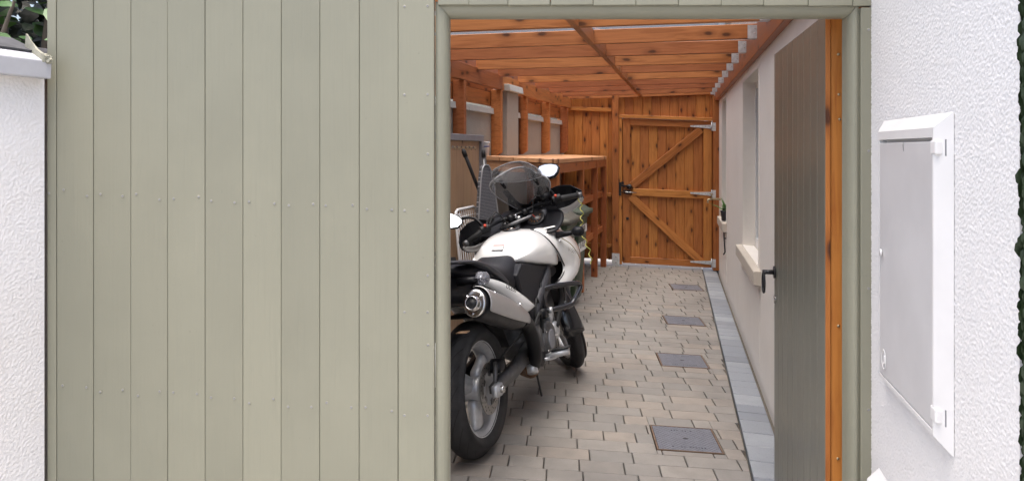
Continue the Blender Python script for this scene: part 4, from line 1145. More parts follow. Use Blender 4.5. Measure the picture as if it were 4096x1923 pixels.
# ------------------------------------------------------------------ motorcycle (own axes: x forward, y to its left, z up)
def motorcycle():
    hd, ln, sc = math.radians(20), math.radians(8), 1.065
    f = Vector((math.sin(hd), math.cos(hd), -SLOPE*math.sin(hd))).normalized(); l0 = Vector((-math.cos(hd), math.sin(hd), SLOPE*math.cos(hd)*.35)).normalized(); u0 = f.cross(l0)
    l = l0*math.cos(ln)-u0*math.sin(ln); u = u0*math.cos(ln)+l0*math.sin(ln)
    O = sh((-.163, 3.86, 0))
    B = Matrix(((f.x, l.x, u.x, O.x), (f.y, l.y, u.y, O.y), (f.z, l.z, u.z, O.z), (0, 0, 0, 1))) @ Matrix.Scale(sc, 4)
    t = thing('motorcycle', O, 'white touring motorcycle with tall clear screen leaning on its stand in the alley', 'motorcycle', mw=B)
    PB, GB, W, SV = 'bike_black_plastic', 'bike_gloss_black', 'pearl_white', 'bike_silver'
    def T(name, path, r, mat, parent=t, n=8, curve=0): return tube(name, path, r, mat, parent, n, curve, mw=B)
    def LF(name, rings, mat, parent=t, sub=1, caps=True): return loft(name, rings, mat, parent, sub, caps, mw=B)
    def shell(name, rows, mat, parent=t, th=.006, sub=1):
        """Open curved panel from rows of points, given thickness."""
        bm = bmesh.new(); G = [[bm.verts.new(p) for p in r] for r in rows]
        for a, b in zip(G, G[1:]):
            for i in range(len(a)-1): bm.faces.new((a[i], a[i+1], b[i+1], b[i]))
        o = bm_obj(name, bm, mat, parent, B, True)
        if sub: s = o.modifiers.new('sub', 'SUBSURF'); s.levels = sub; s.render_levels = sub
        s = o.modifiers.new('thick', 'SOLIDIFY'); s.thickness = th; s.offset = -1
        return o
    def plate(name, poly, y0, y1, mat, parent=t, bev=.004):
        return prism(name, poly, y0, y1, mat, parent, lambda a, b, h: (a, h, b), bev=bev, mw=B)
    AX = Vector((-math.sin(math.radians(26)), 0, math.cos(math.radians(26)))); HC = Vector((1.14, 0, 1.05)); SA = math.radians(37)
    def st(v):
        v = Vector(v); c, s = math.cos(SA), math.sin(SA)
        return HC+v*c+AX.cross(v)*s+AX*AX.dot(v)*(1-c)
    HB = Vector((1.135, .068, 1.028))
    def sb(v): return st(v)-HC+HB
    SM = Matrix.Translation(HC) @ Matrix.Rotation(SA, 4, AX)
    # ---- wheels
    def wheel(name, mw, R, hw, rr, spokes, discs):
        prof = []
        for k in range(13):
            a = -1+2*k/12
            prof.append((R-.075*R/.32*abs(a)**2.3, a*hw))
        prof = [(rr-.006, -hw*.62), (rr+.012, -hw*.80), (rr+.045, -hw*1.01)]+prof[1:-1]+[(rr+.045, hw*1.01), (rr+.012, hw*.80), (rr-.006, hw*.62)]
        rim = lathe(name, [(rr-.005, -hw*.66), (rr+.004, -hw*.70), (rr+.004, -hw*.64), (rr-.018, -hw*.56), (rr-.028, -hw*.3), (rr-.028, hw*.3), (rr-.018, hw*.56), (rr+.004, hw*.64), (rr+.004, hw*.70), (rr-.005, hw*.66)], 'alloy', t, 56, mw=mw)
        lathe('tyre', prof, 'tyre_tread', rim, 64, mw=mw)
        lathe('hub', [(.0, -.055), (.045, -.055), (.06, -.04), (.052, 0), (.06, .04), (.045, .055), (0, .055)], 'alloy', rim, 28, mw=mw)
        for k in range(spokes):
            a = 2*PI*k/spokes+.55; ca, sa = math.cos(a), math.sin(a)
            def P(r, s, y): return (r*ca-s*sa, y, r*sa+s*ca)
            rings = []
            for r, w, y in ((.04, .055, .046), (.10, .050, .034), (rr-.07, .046, .026), (rr-.022, .070, .034)):
                rings.append([P(r, w, y), P(r, -w, y), P(r, -w, -y), P(r, w, -y)])
            loft('spoke', rings, 'alloy', rim, 1, mw=mw)
        for yd, rd in discs:
            n = 48; bm = bmesh.new()
            R0, R1, tk = rd, rd*.66, .0025
            ringv = [[bm.verts.new((r*math.cos(2*PI*i/n), y, r*math.sin(2*PI*i/n))) for i in range(n)] for r, y in ((R0, yd-tk), (R1, yd-tk), (R1, yd+tk), (R0, yd+tk))]
            for a in range(4):
                p, q = ringv[a], ringv[(a+1) % 4]
                for i in range(n): bm.faces.new((p[i], p[(i+1) % n], q[(i+1) % n], q[i]))
            d = bm_obj('brake_disc', bm, 'disc_steel', rim, mw)
            sgn = -1 if yd < 0 else 1
            bm = bmesh.new()
            for i in range(36):
                a = 2*PI*i/36; r = R1+(R0-R1)*(.25+.25*(i % 3)); m = Matrix.Translation((r*math.cos(a), yd+sgn*(tk+.0004), r*math.sin(a))) @ Matrix.Rotation(PI/2, 4, 'X')
                bmesh.ops.create_circle(bm, cap_ends=True, segments=8, radius=.0045, matrix=m)
            h = bm_obj('disc_holes', bm, 'ink_black', rim, mw); h['kind'] = 'stuff'
            for i in range(5):
                a = 2*PI*i/5; bmm = bmesh.new()
                pts = [(R1+.004, .02), (R1+.004, -.02), (.055, -.012), (.055, .012)]
                q = [bmm.verts.new((r*math.cos(a)-s*math.sin(a), yd, r*math.sin(a)+s*math.cos(a))) for r, s in pts]
                fc = bmm.faces.new(q); ex = bmesh.ops.extrude_face_region(bmm, geom=[fc])
                for v in [g for g in ex['geom'] if isinstance(g, bmesh.types.BMVert)]: v.co.y += .004
                bm_obj('disc_carrier', bmm, 'engine_alloy', rim, mw)
        return rim
    wheel('rear_wheel', B @ Matrix.Translation((0, 0, .318)), .318, .078, .222, 3, [(-.088, .12)])
    fa = Vector((.395, 0, -.72))
    FM = B @ SM @ Matrix.Translation(fa)
    wheel('front_wheel', FM, .328, .058, .245, 3, [(-.075, .15), (.075, .15)])
    # ---- swing arm, axle, caliper
    for s in (-1, 1):
        LF('swing_arm', [[(x, s*(y0), zz-h), (x, s*(y0), zz+h), (x, s*(y0-.035), zz+h), (x, s*(y0-.035), zz-h)] for x, y0, zz, h in ((-.035, .135, .318, .018), (.03, .137, .320, .028), (.25, .14, .335, .034), (.54, .14, .385, .045))], 'engine_alloy' if s < 0 else PB, sub=0)
        LF('chain_adjuster', [[(x, s*.128, .318-h), (x, s*.128, .318+h), (x, s*.155, .318+h), (x, s*.155, .318-h)] for x, h in ((-.075, .020), (-.07, .026), (-.01, .030), (.005, .024))], 'alloy', sub=0)
        T('axle_nut', [(-.02, s*.15, .318), (-.02, s*.172, .318)], .018, 'steel', n=6)
    LF('rear_caliper', [[(.06+a, y, .40+b) for a, b in ((-.05, -.035), (.055, -.02), (.06, .045), (-.04, .04))] for y in (-.145, -.135, -.085, -.075)], PB, sub=1)
    T('caliper_bracket', [(-.02, -.125, .33), (.0, -.128, .40), (.03, -.12, .43)], .011, 'engine_alloy')
    T('brake_hose', [(.09, -.12, .43), (.2, -.13, .46), (.35, -.15, .50), (.45, -.13, .60)], .006, 'black_rubber', curve=4)
    # ---- exhaust
    P0, P1 = Vector((-.405, -.235, .790)), Vector((.235, -.205, .585)); d = (P1-P0).normalized()
    sd = Vector((0, -1, 0)); sd = (sd-d*sd.dot(d)).normalized(); up = sd.cross(d)
    if up.z < 0: up = -up
    def oval(c, a, b, n=20, a0=0, a1=2*PI): return [c+sd*(a*math.cos(a0+(a1-a0)*k/n))+up*(b*math.sin(a0+(a1-a0)*k/n)) for k in range(n)]
    LN = (P1-P0).length
    can = LF('muffler', [oval(P0+d*s, a, b) for s, a, b in ((.018, .048, .056), (.022, .055, .064), (.05, .058, .068), (.36, .060, .070), (.50, .056, .066), (.60, .046, .052), (LN, .030, .032))], PB, sub=1)
    # silver shield over the upper outer half
    rows = []
    for s, k in ((.035, 1.0), (.06, 1.04), (.2, 1.05), (.36, 1.05), (.50, 1.04), (.60, 1.02), (.655, .98)):
        a0, a1 = (-.42, 1.95) if s < .45 else (-.35, 1.7)
        aa, bb = (.060*k, .070*k) if s < .45 else ((.057, .067) if s < .55 else ((.050, .056) if s < .62 else (.043, .046)))
        c = P0+d*s; rows.append([c+sd*(aa*math.cos(a0+(a1-a0)*i/8))+up*(bb*math.sin(a0+(a1-a0)*i/8)) for i in range(9)])
    rows = [[p+(p-(P0+d*s)).normalized()*.008 for p in r] for r, s in zip(rows, (.035, .06, .2, .36, .5, .6, .655))]
    sh_ = shell('heat_shield', rows, SV, can, .004, 1)
    for s, a in ((.16, .95), (.50, .80)):
        c = P0+d*s+sd*(.066*math.cos(a))+up*(.076*math.sin(a)); nrm = (c-(P0+d*s)).normalized()
        T('shield_bolt', [c, c+nrm*.006], .010, 'chrome', sh_, 10)
    cap = LF('end_cap', [oval(P0+d*s, a, b) for s, a, b in ((.020, .052, .061), (.010, .053, .062), (.004, .048, .056), (.002, .02, .02))], 'steel', can, 1)
    c0 = P0+sd*.0-up*.004
    tip = LF('outlet', [[c0+d*s_+sd*(q*math.cos(2*PI*k/24))+up*(q*math.sin(2*PI*k/24)) for k in range(24)] for s_, q in ((.01, .032), (-.012, .032), (-.014, .029), (-.030, .029), (-.033, .0275), (-.031, .025), (-.005, .0245))], 'chrome', can, 0)
    T('outlet_bore', [c0-d*.026, c0-d*.024], .0245, 'ink_black', tip, 18)
    for a in (.7, 2.5, 4.6):
        c = P0+sd*(.040*math.cos(a))+up*(.046*math.sin(a)); T('cap_rivet', [c+d*.004, c-d*.002], .006, 'chrome', cap, 8)
    T('exhaust_pipe', [tuple(P1-d*.02), (.30, -.198, .565), (.36, -.19, .52), (.42, -.185, .43), (.46, -.17, .345), (.52, -.13, .28), (.62, -.06, .25)], [.034, .036, .038, .038, .036, .033, .030], PB, n=14, curve=3)
    T('collector', [(.50, -.13, .275), (.56, -.10, .255), (.66, -.02, .25), (.80, .0, .26)], [.033, .045, .045, .03], 'rusty_pipe', n=14, curve=3)
    T('collector_joint', [(.455, -.150, .265), (.475, -.14, .30)], .030, 'alloy', n=12)
    T('header_pipe', [(.80, .0, .26), (1.0, -.02, .28), (1.12, -.03, .36), (1.13, -.03, .50), (1.06, -.02, .58)], .022, 'rusty_pipe', n=10, curve=3)
    # ---- engine
    LF('crankcase', [[(x, -w, z0), (x, w, z0), (x, w, z1), (x, -w, z1)] for x, w, z0, z1 in ((.48, .12, .36, .50), (.54, .15, .28, .55), (.78, .155, .26, .53), (.95, .13, .28, .50), (1.02, .09, .33, .45))], 'engine_alloy', sub=1)
    def disc_y(name, c, r, y0, y1, mat, parent=t, sx=1.0):
        n = 28; rings = []
        for y, k in ((y0, 1), (y1*.6+y0*.4, 1), (y1, .88), (y1*1.001, .3)): rings.append([(c[0]+sx*r*k*math.cos(2*PI*i/n), y, c[1]+r*k*math.sin(2*PI*i/n)) for i in range(n)])
        return LF(name, rings, mat, parent, 0)
    disc_y('clutch_cover', (.72, .385), .100, -.145, -.185, 'engine_alloy'); disc_y('clutch_cap', (.72, .385), .055, -.185, -.192, 'grey_trim')
    disc_y('water_pump', (.88, .40), .055, -.13, -.175, 'alloy')
    for k in range(5):
        a = 2*PI*k/5; c = (.72+.088*math.cos(a), -.18, .385+.088*math.sin(a)); T('case_bolt', [c, (c[0], -.188, c[2])], .007, 'steel', n=6)
    for nm, p, q in (('rear_cylinder', (.66, 0, .50), (.58, 0, .74)), ('front_cylinder', (.88, 0, .46), (1.08, 0, .58))):
        p, q = Vector(p), Vector(q); dd = (q-p).normalized(); pp = Vector((0, 1, 0)).cross(dd)
        rr = []
        for s, w in ((0, .085), (.3, .085), (.33, .095), (.36, .085), (.55, .085), (.58, .097), (.62, .09), (.95, .088), (1, .07)):
            c = p+(q-p)*s; rr.append([c+pp*w+Vector((0, .095, 0)), c+pp*w-Vector((0, .095, 0)), c-pp*w-Vector((0, .095, 0)), c-pp*w+Vector((0, .095, 0))])
        LF(nm, rr, 'engine_alloy', sub=0)
    LF('cylinder_head_cover', [[(.83+a, y, .50+b) for a, b in ((-.045, -.04), (.04, -.045), (.045, .04), (-.03, .05))] for y in (-.10, -.14, -.165, -.17)], 'alloy', sub=1)
    T('coolant_hose', [(.88, -.17, .42), (.95, -.18, .50), (1.05, -.17, .56), (1.12, -.14, .66)], .016, 'black_rubber', curve=4)
    T('coolant_hose', [(.50, -.17, .50), (.56, -.185, .56), (.62, -.175, .52), (.63, -.17, .44)], .010, 'black_rubber', curve=4)
    T('clutch_cable', [(.54, -.16, .50), (.52, -.18, .58), (.56, -.18, .64), (.62, -.17, .60)], .006, 'black_rubber', curve=4)
    LF('radiator', [[(x, -.16, z0), (x, .16, z0), (x+.06, .16, z1), (x+.06, -.16, z1)] for x, z0, z1 in ((1.13, .52, .76), (1.17, .52, .76))], PB, sub=0)
    # ---- frame
    for s in (-1, 1):
        LF('frame_beam', [[(x, s*y, z-h), (x, s*y, z+h), (x, s*(y-.035), z+h), (x, s*(y-.035), z-h)] for x, y, z, h in ((1.13, .07, .88, .04), (1.0, .15, .80, .05), (.80, .185, .70, .045), (.62, .178, .60, .042), (.54, .165, .48, .04), (.52, .16, .36, .035))], 'bike_grey_plastic', sub=0)
        T('subframe', [(.56, s*.15, .62), (.2, s*.15, .74), (-.15, s*.13, .82)], .015, PB)
        LF('footpeg_bracket', [[(x, s*.17, z0), (x, s*.17, z1), (x, s*.15, z1), (x, s*.15, z0)] for x, z0, z1 in ((.50, .30, .46), (.57, .27, .47), (.63, .29, .40))], PB, sub=0)
        T('footpeg', [(.64, s*.17, .305), (.65, s*.22, .315), (.655, s*.30, .33)], [.013, .020, .020], 'alloy' if s < 0 else PB, n=8)
    LF('peg_rubber', [[(.655+a, y, .336+b+(-y-.25)*.18) for a, b in ((-.022, 0), (.022, 0), (.022, .012), (-.022, .012))] for y in (-.205, -.305)], 'black_rubber', sub=0)
    T('brake_pedal', [(.60, -.175, .30), (.70, -.20, .285), (.80, -.215, .30), (.80, -.255, .305)], .009, 'alloy', curve=3)
    LF('heel_guard', [[(x, -.178, z0), (x, -.178, z1), (x, -.172, z1), (x, -.172, z0)] for x, z0, z1 in ((.49, .42, .50), (.55, .36, .50), (.60, .34, .46))], 'engine_alloy', sub=0)
    T('side_stand', [(.62, .16, .28), (.60, .24, .12), (.58, .30, -.045)], .013, PB); T('breather_hose', [(.62, -.10, .27), (.60, -.12, .20), (.605, -.13, .10)], .006, 'black_rubber')
    LF('engine_guard_plate', [[(x, -.11, z), (x, .11, z), (x, .09, z-.02), (x, -.09, z-.02)] for x, z in ((.70, .245), (.95, .25), (1.06, .32))], 'alloy', sub=0)
    # crash bar on each side
    for s in (-1, 1):
        T('crash_bar', [(.70, s*.15, .66), (.78, s*.215, .668), (.93, s*.30, .655), (.97, s*.315, .640), (.955, s*.318, .62), (.84, s*.31, .575), (.80, s*.295, .555), (.70, s*.22, .550), (.64, s*.16, .55)], .0155, GB, n=10, curve=3)
        T('crash_bar_brace', [(.66, s*.185, .55), (.70, s*.16, .70)], .012, PB)
        LF('crash_bar_clamp', [[(.64+a, y*s, .545+b) for a, b in ((-.03, -.028), (.04, -.028), (.04, .024), (-.03, .024))] for y in (.155, .20)], PB, sub=0)
        T('crash_bar_bolt', [(.675, s*.21, .552), (.675, s*.225, .552)], .018, 'alloy', n=10)
    # ---- tail: black under-tray, guard, plate, rack, signals
    def ringy(x, w, z0, z1, k=.8): return [(x, -w, z0+.01), (x, -w*k, z1), (x, w*k, z1), (x, w, z0+.01), (x, w*.8, z0), (x, -w*.8, z0)]
    LF('tail_unit', [ringy(-.52, .07, .84, .90), ringy(-.40, .12, .76, .915), ringy(-.15, .14, .74, .90), ringy(.10, .15, .70, .84), ringy(.32, .15, .62, .78)], PB)
    LF('rear_mudguard', [[(x, -w, z), (x, w, z), (x+.02, w, z+.02), (x+.02, -w, z+.02)] for x, w, z in ((-.36, .11, .80), (-.46, .10, .68), (-.50, .095, .52), (-.49, .09, .40))], PB, sub=0)
    LF('wheel_hugger', [[(.318*1.08*math.cos(a), w, .318+.318*1.08*math.sin(a)) for w in (-.085, .085)]+[(.318*1.12*math.cos(a), w, .318+.318*1.12*math.sin(a)) for w in (.07, -.07)] for a in (.35, .7, 1.05, 1.4, 1.7)], PB, sub=0)
    LF('number_plate', [[(-.515, -.11, .47), (-.515, .11, .47), (-.515, .11, .65), (-.515, -.11, .65)], [(-.511, -.11, .47), (-.511, .11, .47), (-.511, .11, .65), (-.511, -.11, .65)]], 'label_white', sub=0)
    LF('tail_lamp', [[(x, -w, z0), (x, w, z0), (x, w*.9, z1), (x, -w*.9, z1)] for x, w, z0, z1 in ((-.56, .05, .85, .88), (-.545, .08, .83, .90), (-.48, .10, .82, .90))], 'ink_red', sub=1)
    LF('reflector', [[(-.31+a, -.10+b, .648+c) for a, b, c in ((-.02, -.05, 0), (.02, -.05, 0), (.02, .0, .0), (-.02, .0, .0))], [(-.31+a, -.10+b, .652+c) for a, b, c in ((-.02, -.05, 0), (.02, -.05, 0), (.02, .0, .0), (-.02, .0, .0))]], 'plywood', sub=0)
    for s in (-1, 1):
        k = LF('grab_rail', [[(x, s*(y+w), z-h), (x, s*(y+w*.8), z+h*.6), (x, s*y, z+h), (x, s*(y-w), z+h*.8), (x, s*(y-w), z-h)] for x, y, z, w, h in
                         ((-.52, .085, .985, .040, .008), (-.36, .108, .962, .044, .009), (-.20, .118, .945, .046, .010), (-.08, .128, .925, .042, .013), (.05, .145, .872, .030, .020), (.16, .150, .815, .024, .024), (.235, .152, .772, .014, .014))], 'bike_grey_plastic', sub=1)
        sg = T('rear_signal_stalk', [(-.28, s*.11, .865), (-.27, s*.17, .868), (-.262, s*.205, .870)], [.020, .017, .014], PB)
        n = 6; rr = []
        for y, a, b in ((.198, .030, .024), (.212, .044, .034), (.236, .040, .031), (.250, .020, .016)):
            rr.append([(-.250+a*math.cos(2*PI*i/n), s*y, .872+b*math.sin(2*PI*i/n)-.12*(a*math.cos(2*PI*i/n))) for i in range(n)])
        ls = LF('rear_signal', rr, 'signal_lens', sub=0); ls.data.polygons.foreach_set('use_smooth', [False]*len(ls.data.polygons))
        LF('signal_reflector', [[(-.250+.024*math.cos(2*PI*i/8), s*y, .872+.017*math.sin(2*PI*i/8)) for i in range(8)] for y in (.210, .224)], 'chrome', ls, 0)
    LF('rack_plate', [[(x, -w, z-.008), (x, w, z-.008), (x, w*.96, z+.008), (x, -w*.96, z+.008)] for x, w, z in ((-.55, .075, .998), (-.40, .10, .984), (-.24, .10, .966))], PB, sub=0)
    LF('rack_block', [[(x, -w, .99), (x, w, .99), (x, w*.8, z), (x, -w*.8, z)] for x, w, z in ((-.56, .05, 1.015), (-.50, .075, 1.03), (-.32, .08, 1.022), (-.28, .06, 1.0))], PB, sub=1)
    # ---- seat
    def seat_ring(x, w, zt, zb, dip=.012):
        return [(x, -w, zb), (x, -w*1.02, zb+(zt-zb)*.55), (x, -w*.80, zt-.012), (x, -w*.35, zt), (x, w*.35, zt), (x, w*.80, zt-.012), (x, w*1.02, zb+(zt-zb)*.55), (x, w, zb)]
    LF('seat', [seat_ring(-.26, .10, .945, .88), seat_ring(-.10, .13, .935, .84), seat_ring(.08, .145, .915, .80), seat_ring(.16, .15, .895, .77), seat_ring(.28, .150, .868, .72), seat_ring(.38, .150, .872, .69), seat_ring(.47, .14, .905, .68), seat_ring(.53, .11, .915, .70)], 'seat_vinyl', sub=2)
    for s in (-1, 1):
        # black cover below the tank, down to the frame
        plate('knee_panel', [(.34, .800), (.44, .850), (.62, .822), (.80, .79), (1.03, .748), (1.035, .715), (.96, .700), (.82, .705), (.70, .700), (.655, .66), (.60, .50), (.54, .48), (.45, .60), (.38, .68)], s*.11, s*.166, 'seat_vinyl', bev=.014)
        # white tail side panel
        rows = []
        for x, zt, zb, y in ((-.10, .857, .832, .150), (.00, .838, .792, .168), (.12, .800, .738, .182), (.22, .752, .672, .192), (.31, .708, .606, .200), (.40, .662, .600, .200), (.47, .625, .606, .192)):
            rows.append([(x-.012, s*(y-.02), zt+.004), (x, s*y, zt), (x, s*(y+.012), (zt+zb)/2), (x, s*y, zb), (x-.008, s*(y-.02), zb-.004)])
        sp = shell('side_panel', rows, W, th=.006)
        if s < 0:
            dv = Vector((.10, -.010, -.042)).normalized(); p = Vector((.13, -.206, .765))
            text('model_lettering', 'DL650', .032, B @ frame_mw(dv, Vector((0, .0, 1)), p) if False else B @ frame_mw(dv, Vector((.25, -.1, 1)), p), 'ink_black', sp, sx=1.25)
    # ---- tank
    def tank_ring(x, w, zt, zb):
        R_ = [(w*.0, zt), (w*.42, zt-.006), (w*.70, zt-.030), (w*.90, zt-.085), (w*1.0, (zt+zb)/2-.01), (w*.97, zb+.012), (w*.90, zb)]
        return [(x, -a, z) for a, z in R_]+[(x, a, z) for a, z in R_[::-1][:-1]]
    tk = LF('fuel_tank', [tank_ring(.44, .085, .900, .850), tank_ring(.475, .135, .935, .848), tank_ring(.53, .165, .965, .838), tank_ring(.62, .185, .992, .820), tank_ring(.72, .197, 1.008, .802), tank_ring(.83, .204, 1.012, .785), tank_ring(.93, .206, 1.002, .765), tank_ring(1.00, .200, .985, .752), tank_ring(1.04, .18, .965, .750)], W, sub=2)
    cp = Vector((.775, .0, 1.0115)); nn = Vector((-.08, 0, 1)).normalized()
    fc = T('filler_cap', [cp-nn*.004, cp+nn*.004, cp+nn*.006], [.052, .052, .044], GB, tk, 24); T('filler_lock', [cp+nn*.006, cp+nn*.009], .015, 'steel', tk, 12)
    # printed label on the tank's rear slope
    from mathutils.bvhtree import BVHTree
    bpy.context.view_layer.update()
    bv = BVHTree.FromObject(tk, bpy.context.evaluated_depsgraph_get())
    c, nz, _, _ = bv.ray_cast(Vector((.30, -.02, .935)), Vector((1, .0, 0)).normalized())
    if c is None: c, nz = Vector((.53, -.03, .955)), Vector((-.6, 0, .8))
    if nz.x > 0: nz = -nz
    nx = Vector((0, -1, 0)); nx = (nx-nz*nx.dot(nz)).normalized(); ny = nz.cross(nx)
    mwl = B @ frame_mw(nx, ny, c+nz*.0035); zsg = .35
    lb = prism('tank_label', [(-.030, -.020), (.030, -.020), (.030, .020), (-.030, .020)], .000*zsg, .006*zsg, 'label_white', tk, lambda a, b, h: (a, b, h), mw=mwl)
    prism('label_border', [(-.032, -.022), (.032, -.022), (.032, .022), (-.032, .022)], -.001*zsg, .0055*zsg, 'ink_grey', lb, lambda a, b, h: (a, b, h), mw=mwl)
    prism('label_band', [(-.029, .013), (.029, .013), (.029, .019), (-.029, .019)], .006*zsg, .0065*zsg, 'ink_red', lb, lambda a, b, h: (a, b, h), mw=mwl)
    for k in range(5): prism('label_line', [(-.027, .007-k*.0055), (.027-.008*(k % 2), .007-k*.0055), (.027-.008*(k % 2), .0085-k*.0055), (-.027, .0085-k*.0055)], .006*zsg, .0064*zsg, 'ink_grey', lb, lambda a, b, h: (a, b, h), mw=mwl)
    # ---- fairing
    for s in (-1, 1):
        R0 = [(.83, .095, 1.002), (.875, .165, .945), (.925, .208, .865), (1.00, .214, .785), (1.035, .214, .735), (.96, .212, .695), (.82, .200, .668)]
        R1 = [(.94, .12, .998), (.99, .200, .955), (1.04, .240, .870), (1.08, .252, .785), (1.08, .252, .725), (1.02, .246, .680), (.92, .225, .650)]
        R2 = [(1.06, .14, .985), (1.12, .215, .945), (1.18, .258, .868), (1.205, .270, .785), (1.19, .268, .715), (1.12, .260, .665), (1.02, .240, .638)]
        R3 = [(1.25, .12, .970), (1.31, .18, .93), (1.36, .22, .86), (1.38, .235, .785), (1.34, .232, .715), (1.26, .225, .665), (1.14, .205, .635)]
        fr = shell('side_fairing', [[(x, s*y, z) for x, y, z in r] for r in (R0, R1, R2, R3)], W, th=.008, sub=2)
        T('fairing_seam', [(x-.003, s*(y+.003), z) for x, y, z in R0], .0042, 'ink_black', fr, 6, 3)
        T('fairing_bolt', [(.965, s*.222, .905), (.965, s*.232, .905)], .010, 'alloy', fr, 10)
        T('fairing_stripe', [(1.01, s*.228, .918), (1.08, s*.258, .872), (1.15, s*.270, .815), (1.19, s*.276, .765)], .003, 'brass', fr, 6, 3)
        if s < 0:
            text('model_lettering', 'V-Strom', .040, B @ frame_mw(Vector((.10, -.035, -.035)), Vector((.05, -.15, 1)), Vector((1.105, -.266, .825))), 'bike_silver', fr, sx=.9)
        sg = T('front_signal_stalk', [(.985, s*.20, .940), (1.0, s*.27, .942), (1.0, s*.315, .948)], [.022, .016, .013], PB)
        rr = []
        for y, a, b in ((.300, .018, .016), (.318, .040, .032), (.355, .038, .031), (.372, .018, .014)): rr.append([(1.0+a*math.cos(2*PI*i/10), s*y, .950+b*math.sin(2*PI*i/10)) for i in range(10)])
        LF('front_signal', rr, PB, sub=0)
    LF('nose', [[(x, -w, z0), (x, w, z0), (x, w*.8, z1), (x, -w*.8, z1)] for x, w, z0, z1 in ((1.22, .17, .78, 1.04), (1.36, .17, .76, 1.06), (1.46, .14, .78, 1.03), (1.52, .08, .82, .97))], W, sub=1)
    # black cockpit: dished cowl rising to the screen
    def cow(x, w, zc, zs, drop): return [(x, .04-w, zs), (x, .04-w*.7, zc+(zs-zc)*.3), (x, .04, zc), (x, .04+w*.7, zc+(zs-zc)*.3), (x, .04+w, zs), (x, .04+w*.8, zs-drop), (x, .04-w*.8, zs-drop)]
    LF('cockpit_cowl', [cow(.93, .165, .968, .955, .03), cow(1.02, .205, .972, .985, .06), cow(1.12, .225, 1.005, 1.045, .10), cow(1.21, .232, 1.055, 1.085, .12), cow(1.27, .225, 1.11, 1.105, .14), cow(1.31, .185, 1.125, 1.10, .14)], PB, sub=1)
    for s in (-1, 1):
        y0 = .04
        shell('cockpit_wing', [[(1.24, y0+s*.09, 1.085), (1.14, y0+s*.10, 1.02), (1.02, y0+s*.13, .975), (.92, y0+s*.15, .962)], [(1.22, y0+s*.19, 1.095), (1.14, y0+s*.22, 1.055), (1.04, y0+s*.245, 1.005), (.93, y0+s*.215, .968)], [(1.18, y0+s*.245, 1.075), (1.12, y0+s*.268, 1.045), (1.04, y0+s*.272, .995), (.95, y0+s*.245, .955)]], PB, th=.006, sub=1)
    for y, r in ((.125, .050), (-.035, .050)):
        c = Vector((1.135, y, 1.045)); nn = Vector((-.72, 0, .69)).normalized()
        g = T('dial_housing', [c-nn*.03, c+nn*.006, c+nn*.010], [r+.008, r+.010, r+.004], PB, t, 28)
        T('dial_face', [c+nn*.0095, c+nn*.0105], r, 'dial_face', g, 28)
        bx = nn.cross(Vector((0, 1, 0))).normalized(); by = Vector((0, 1, 0))
        for k in range(9):
            a = -.6+k*.54; p = c+nn*.011+bx*(r*.78*math.sin(a))+by*(r*.78*math.cos(a)); q = c+nn*.011+bx*(r*.60*math.sin(a))+by*(r*.60*math.cos(a)); T('dial_mark', [p, q], .0016, 'dial_amber', g, 4)
        T('dial_needle', [c+nn*.012, c+nn*.012+bx*(-r*.5)+by*(r*.45)], .0018, 'ink_red', g, 4)
    prism('warning_sticker', [(-.035, -.012), (.035, -.012), (.035, .012), (-.035, .012)], 0, .001, 'label_white', t, lambda a, b, h: (a, b, h), mw=B @ frame_mw(Vector((.3, -.5, .05)), Vector((.9, .4, .25)), Vector((.985, -.165, .990))))
    # ---- screen
    def scr(u_, v_):
        w = .075+.150*math.sin(min(1, v_/.62)*PI/2)**1.0 if v_ < .62 else .225-.085*((v_-.62)/.38)**2.2
        zz = 1.095+.282*v_-(.045*u_*u_*max(0, v_-.55)/.45)
        return Vector((1.325-.165*v_-.085*u_*u_*(w/.22), .048+u_*w*.90, zz))
    rows = [[scr(-1+2*i/14, j/10) for i in range(15)] for j in range(11)]
    sc_ = shell('screen', rows, 'hazed_screen', th=.003, sub=1)
    edge = [scr(-1, j/10) for j in range(11)]+[scr(-1+2*i/14, 1) for i in range(1, 15)]+[scr(1, 1-j/10) for j in range(1, 11)]
    T('screen_edge', edge, .0038, 'screen_edge', sc_, 6)
    def spo(u_, v_): return Vector((1.150-.06*v_-.05*u_*u_, .045+u_*(.165+.012*v_-.05*v_*v_), 1.295+.118*v_-.035*u_*u_*v_+.020*u_*u_*(1-v_)-(.012 if v_ == 0 else 0)))
    sp = shell('screen_spoiler', [[spo(-1+2*i/12, j/5) for i in range(13)] for j in range(6)], 'hazed_screen', th=.003, sub=1)
    T('spoiler_edge', [spo(-1+2*i/12, 0) for i in range(13)]+[spo(1, j/5) for j in range(1, 6)]+[spo(1-2*i/12, 1) for i in range(1, 13)]+[spo(-1, 1-j/5) for j in range(1, 6)], .0018, 'screen_edge', sp, 6)
    for y in (.17, -.055):
        T('spoiler_clamp', [(1.155, y+.012, 1.352), (1.140, y+.006, 1.325), (1.15, y, 1.285), (1.185, y-.006, 1.255)], [.007, .011, .013, .010], GB, n=8)
